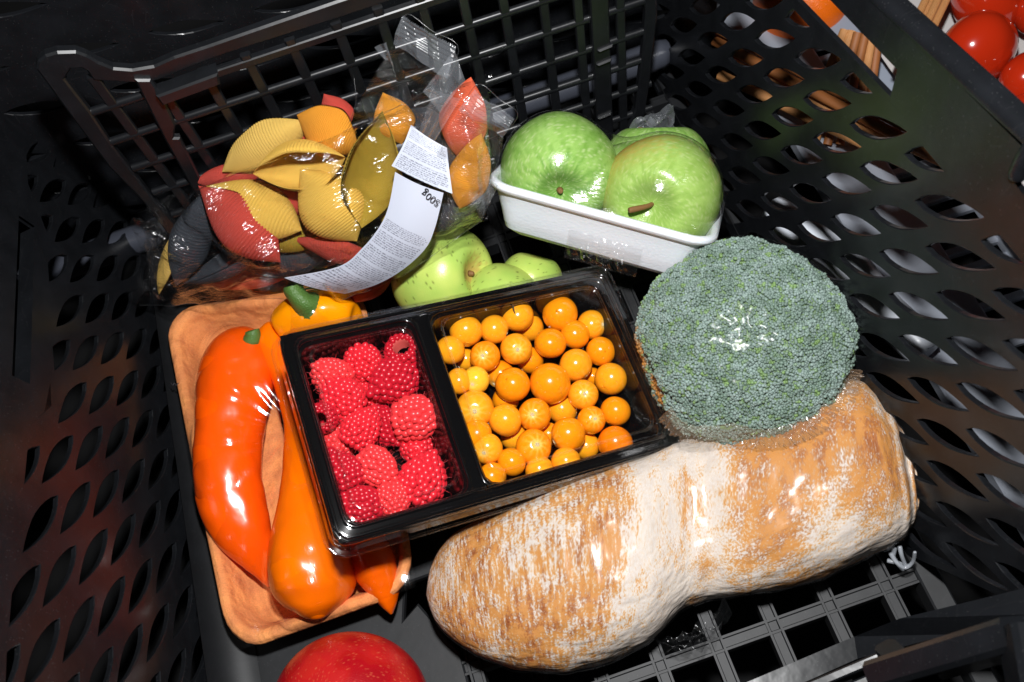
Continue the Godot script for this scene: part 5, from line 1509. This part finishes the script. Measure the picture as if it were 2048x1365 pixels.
# ------------------------------------------------------------------ broccoli
func build_broccoli() -> void:
	var c: Vector3 = Vector3(0.1218, 0.0620, -0.2054)
	var head := thing("broccoli", "large grey-green broccoli head wrapped in film, resting on the bread by the perforated wall", "broccoli", c)
	var view := (Vector3(0.0, 0.545, 0.0) - c).normalized()
	head.basis = pointing((view + Vector3(0.05, 0.35, 0.0)).normalized())
	var inv := head.basis.inverse()
	var lump := noise(101, 0.028, FastNoiseLite.TYPE_SIMPLEX_SMOOTH, 3)
	var clump := noise(102, 0.05, FastNoiseLite.TYPE_CELLULAR, 1)
	clump.cellular_return_type = FastNoiseLite.RETURN_DISTANCE
	var notch := inv * ((Vector3(0.0628, 0.0700, -0.2067)) - c).normalized()
	var notch2 := inv * ((Vector3(0.0870, 0.0700, -0.2602)) - c).normalized()
	var rad := func(d: Vector3) -> float:
		var r := 0.0585 * (1.0 + 0.075 * lump.get_noise_3dv(d * 60.0))
		r -= 0.007 * exp(-pow(d.angle_to(notch) / 0.16, 2.0))
		r += 0.003 * exp(-pow(d.angle_to(notch2) / 0.4, 2.0))
		return r - 0.0045 * smoothstep(-0.75, 0.1, clump.get_noise_3dv(d * 92.0 + Vector3(lump.get_noise_3dv(d * 200.0), lump.get_noise_3dv(d * 200.0 + Vector3(50, 0, 0)), 0) * 14.0))
	var place := func(d: Vector3) -> Vector3:
		var r: float = rad.call(d)
		var p := d * r
		p.y *= 0.56 if d.y > 0.0 else 0.5
		return p
	var under := func(u: float, v: float) -> Vector3:
		var a := PI * v * 0.94
		var d := Vector3(sin(a) * cos(TAU * u), cos(a), sin(a) * sin(TAU * u))
		return place.call(d) * 0.978
	put("floret_bed", grid(80, 50, under, {"wu": true}), M.floret_under, head)
	put("stalk", tube([Vector3(0, -0.02, 0), Vector3(0, -0.04, 0), Vector3(0.004, -0.055, 0)], 0.018, 0.9, 16), M.stem_green, head)
	var bud := SphereMesh.new()
	bud.radius = 1.0
	bud.height = 2.0
	bud.radial_segments = 8
	bud.rings = 4
	var mm := MultiMesh.new()
	mm.transform_format = MultiMesh.TRANSFORM_3D
	mm.use_colors = true
	mm.mesh = bud
	var total := 17000
	mm.instance_count = total
	var tint := noise(103, 0.05, FastNoiseLite.TYPE_SIMPLEX, 3)
	var spot := noise(104, 0.10, FastNoiseLite.TYPE_SIMPLEX, 2)
	var brown := inv * ((Vector3(0.0665, 0.0600, -0.2252)) - c).normalized()
	var brown2 := inv * ((Vector3(0.0623, 0.0600, -0.1970)) - c).normalized()
	var pale := inv * ((Vector3(0.0973, 0.0700, -0.2631)) - c).normalized()
	for k in total:
		var t := (k + 0.5) / total
		var y := 1.0 - 1.30 * t
		var a := PI * (1.0 + sqrt(5.0)) * k
		var s := sqrt(maxf(1.0 - y * y, 0.0))
		var d := Vector3(cos(a) * s, y, sin(a) * s)
		d = (d + Vector3(rng.randf_range(-1, 1), rng.randf_range(-1, 1), rng.randf_range(-1, 1)) * 0.011).normalized()
		var p: Vector3 = place.call(d)
		var size := rng.randf_range(0.00070, 0.00108)
		p += p.normalized() * rng.randf_range(-0.0007, 0.0007)
		mm.set_instance_transform(k, Transform3D(Basis().scaled(Vector3.ONE * size), p))
		var v := rng.randf_range(0.75, 1.2)
		var col := Color(0.215, 0.285, 0.258).lerp(Color(0.13, 0.19, 0.15), clampf(0.5 + tint.get_noise_3dv(d * 80.0) * 1.3, 0, 1))
		var sp := smoothstep(0.34, 0.62, spot.get_noise_3dv(d * 70.0) + 0.35 * exp(-pow(d.angle_to(pale) / 0.45, 2.0)))
		col = col.lerp(Color(0.15, 0.26, 0.05), sp * 0.75)
		var br := maxf(exp(-pow(d.angle_to(brown) / 0.24, 2.0)), exp(-pow(d.angle_to(brown2) / 0.2, 2.0)))
		br = smoothstep(0.35, 0.6, br + rng.randf_range(-0.12, 0.12))
		col = col.lerp(Color(0.36, 0.15, 0.025), br)
		mm.set_instance_color(k, Color(col.r * v, col.g * v, col.b * v))
	var buds := MultiMeshInstance3D.new()
	buds.name = "flower_buds"
	buds.multimesh = mm
	buds.material_override = M.floret_bud
	buds.set_meta("kind", "stuff")
	head.add_child(buds, true)
	var skin := func(u: float, v: float) -> Vector3:
		var a := PI * v * 0.6
		var d := Vector3(sin(a) * cos(TAU * u), cos(a), sin(a) * sin(TAU * u))
		var p: Vector3 = d * 0.0602
		p.y *= 0.56 if d.y > 0.0 else 0.5
		return p * (1.0 + 0.07 * lump.get_noise_3dv(d * 60.0)) + Vector3(0, 0.0006 + 0.00022 * clump.get_noise_3dv(d * 300.0), 0)
	put("film_wrap", grid(240, 130, skin, {"wu": true}), M.head_film, head)
	# crinkled film hem on the side of the bread
	var hem := [Vector3(0.1705, 0.0600, -0.1682), Vector3(0.1627, 0.0600, -0.1580), Vector3(0.1500, 0.0620, -0.1491), Vector3(0.1356, 0.0640, -0.1429), Vector3(0.1197, 0.0660, -0.1410), Vector3(0.1034, 0.0660, -0.1448), Vector3(0.0892, 0.0660, -0.1537), Vector3(0.0744, 0.0660, -0.1587), Vector3(0.0635, 0.0640, -0.1666), Vector3(0.0595, 0.0620, -0.1807)]
	var crimp := func(u: float, v: float) -> Vector3:
		var hs := []
		for p in hem:
			hs.append([p.x, p.y, p.z])
		var q := along(hs, u)
		var p := Vector3(q[0], q[1], q[2])
		var inward := (c + Vector3(0, 0.012, 0) - p).normalized()
		return p + inward * (0.011 * (1.0 - v) - 0.0012 * lump.get_noise_2d(u * 900.0, 0.0)) + Vector3(0.5, 1.0, 0.3) * (crumple(Vector2(u * 0.30, v * 0.012), 420.0, 51) - 0.0006) * (0.4 + v)
	var hm := put("film_hem", grid(700, 8, crimp, {"up": true}), M.hem_film, self)
	tag(hm, "crinkled brownish hem of film along the underside of the broccoli above the bread", "film")


# ------------------------------------------------------------------ mango
func build_mango() -> void:
	var rough := noise(111, 0.5, FastNoiseLite.TYPE_SIMPLEX, 2)
	var big := noise(112, 0.03)
	var skin := func(_u: float, _v: float, p: Vector3) -> Color:
		var b := clampf(0.5 + big.get_noise_3dv(p * 900.0) * 1.3, 0, 1)
		var c := Color(0.30, 0.004, 0.008).lerp(Color(0.46, 0.016, 0.014), b)
		return c.lerp(Color(0.60, 0.13, 0.06), smoothstep(0.45, 0.72, rough.get_noise_3dv(p * 1500.0)) * 0.55)
	var c: Vector3 = Vector3(-0.1450, 0.0450, -0.0914)
	var o := thing("mango", "smooth dark red mango with fine pale specks at the near edge of the crate floor", "mango", c)
	var f := func(u: float, v: float) -> Vector3:
		var a := PI * v
		return Vector3(sin(a) * cos(TAU * u) * (1.0 + 0.05 * cos(TAU * u)), cos(a) * 0.92, sin(a) * sin(TAU * u)) * 0.0415
	put("flesh", grid(240, 160, f, {"wu": true, "col": skin}), M.mango_skin, o)
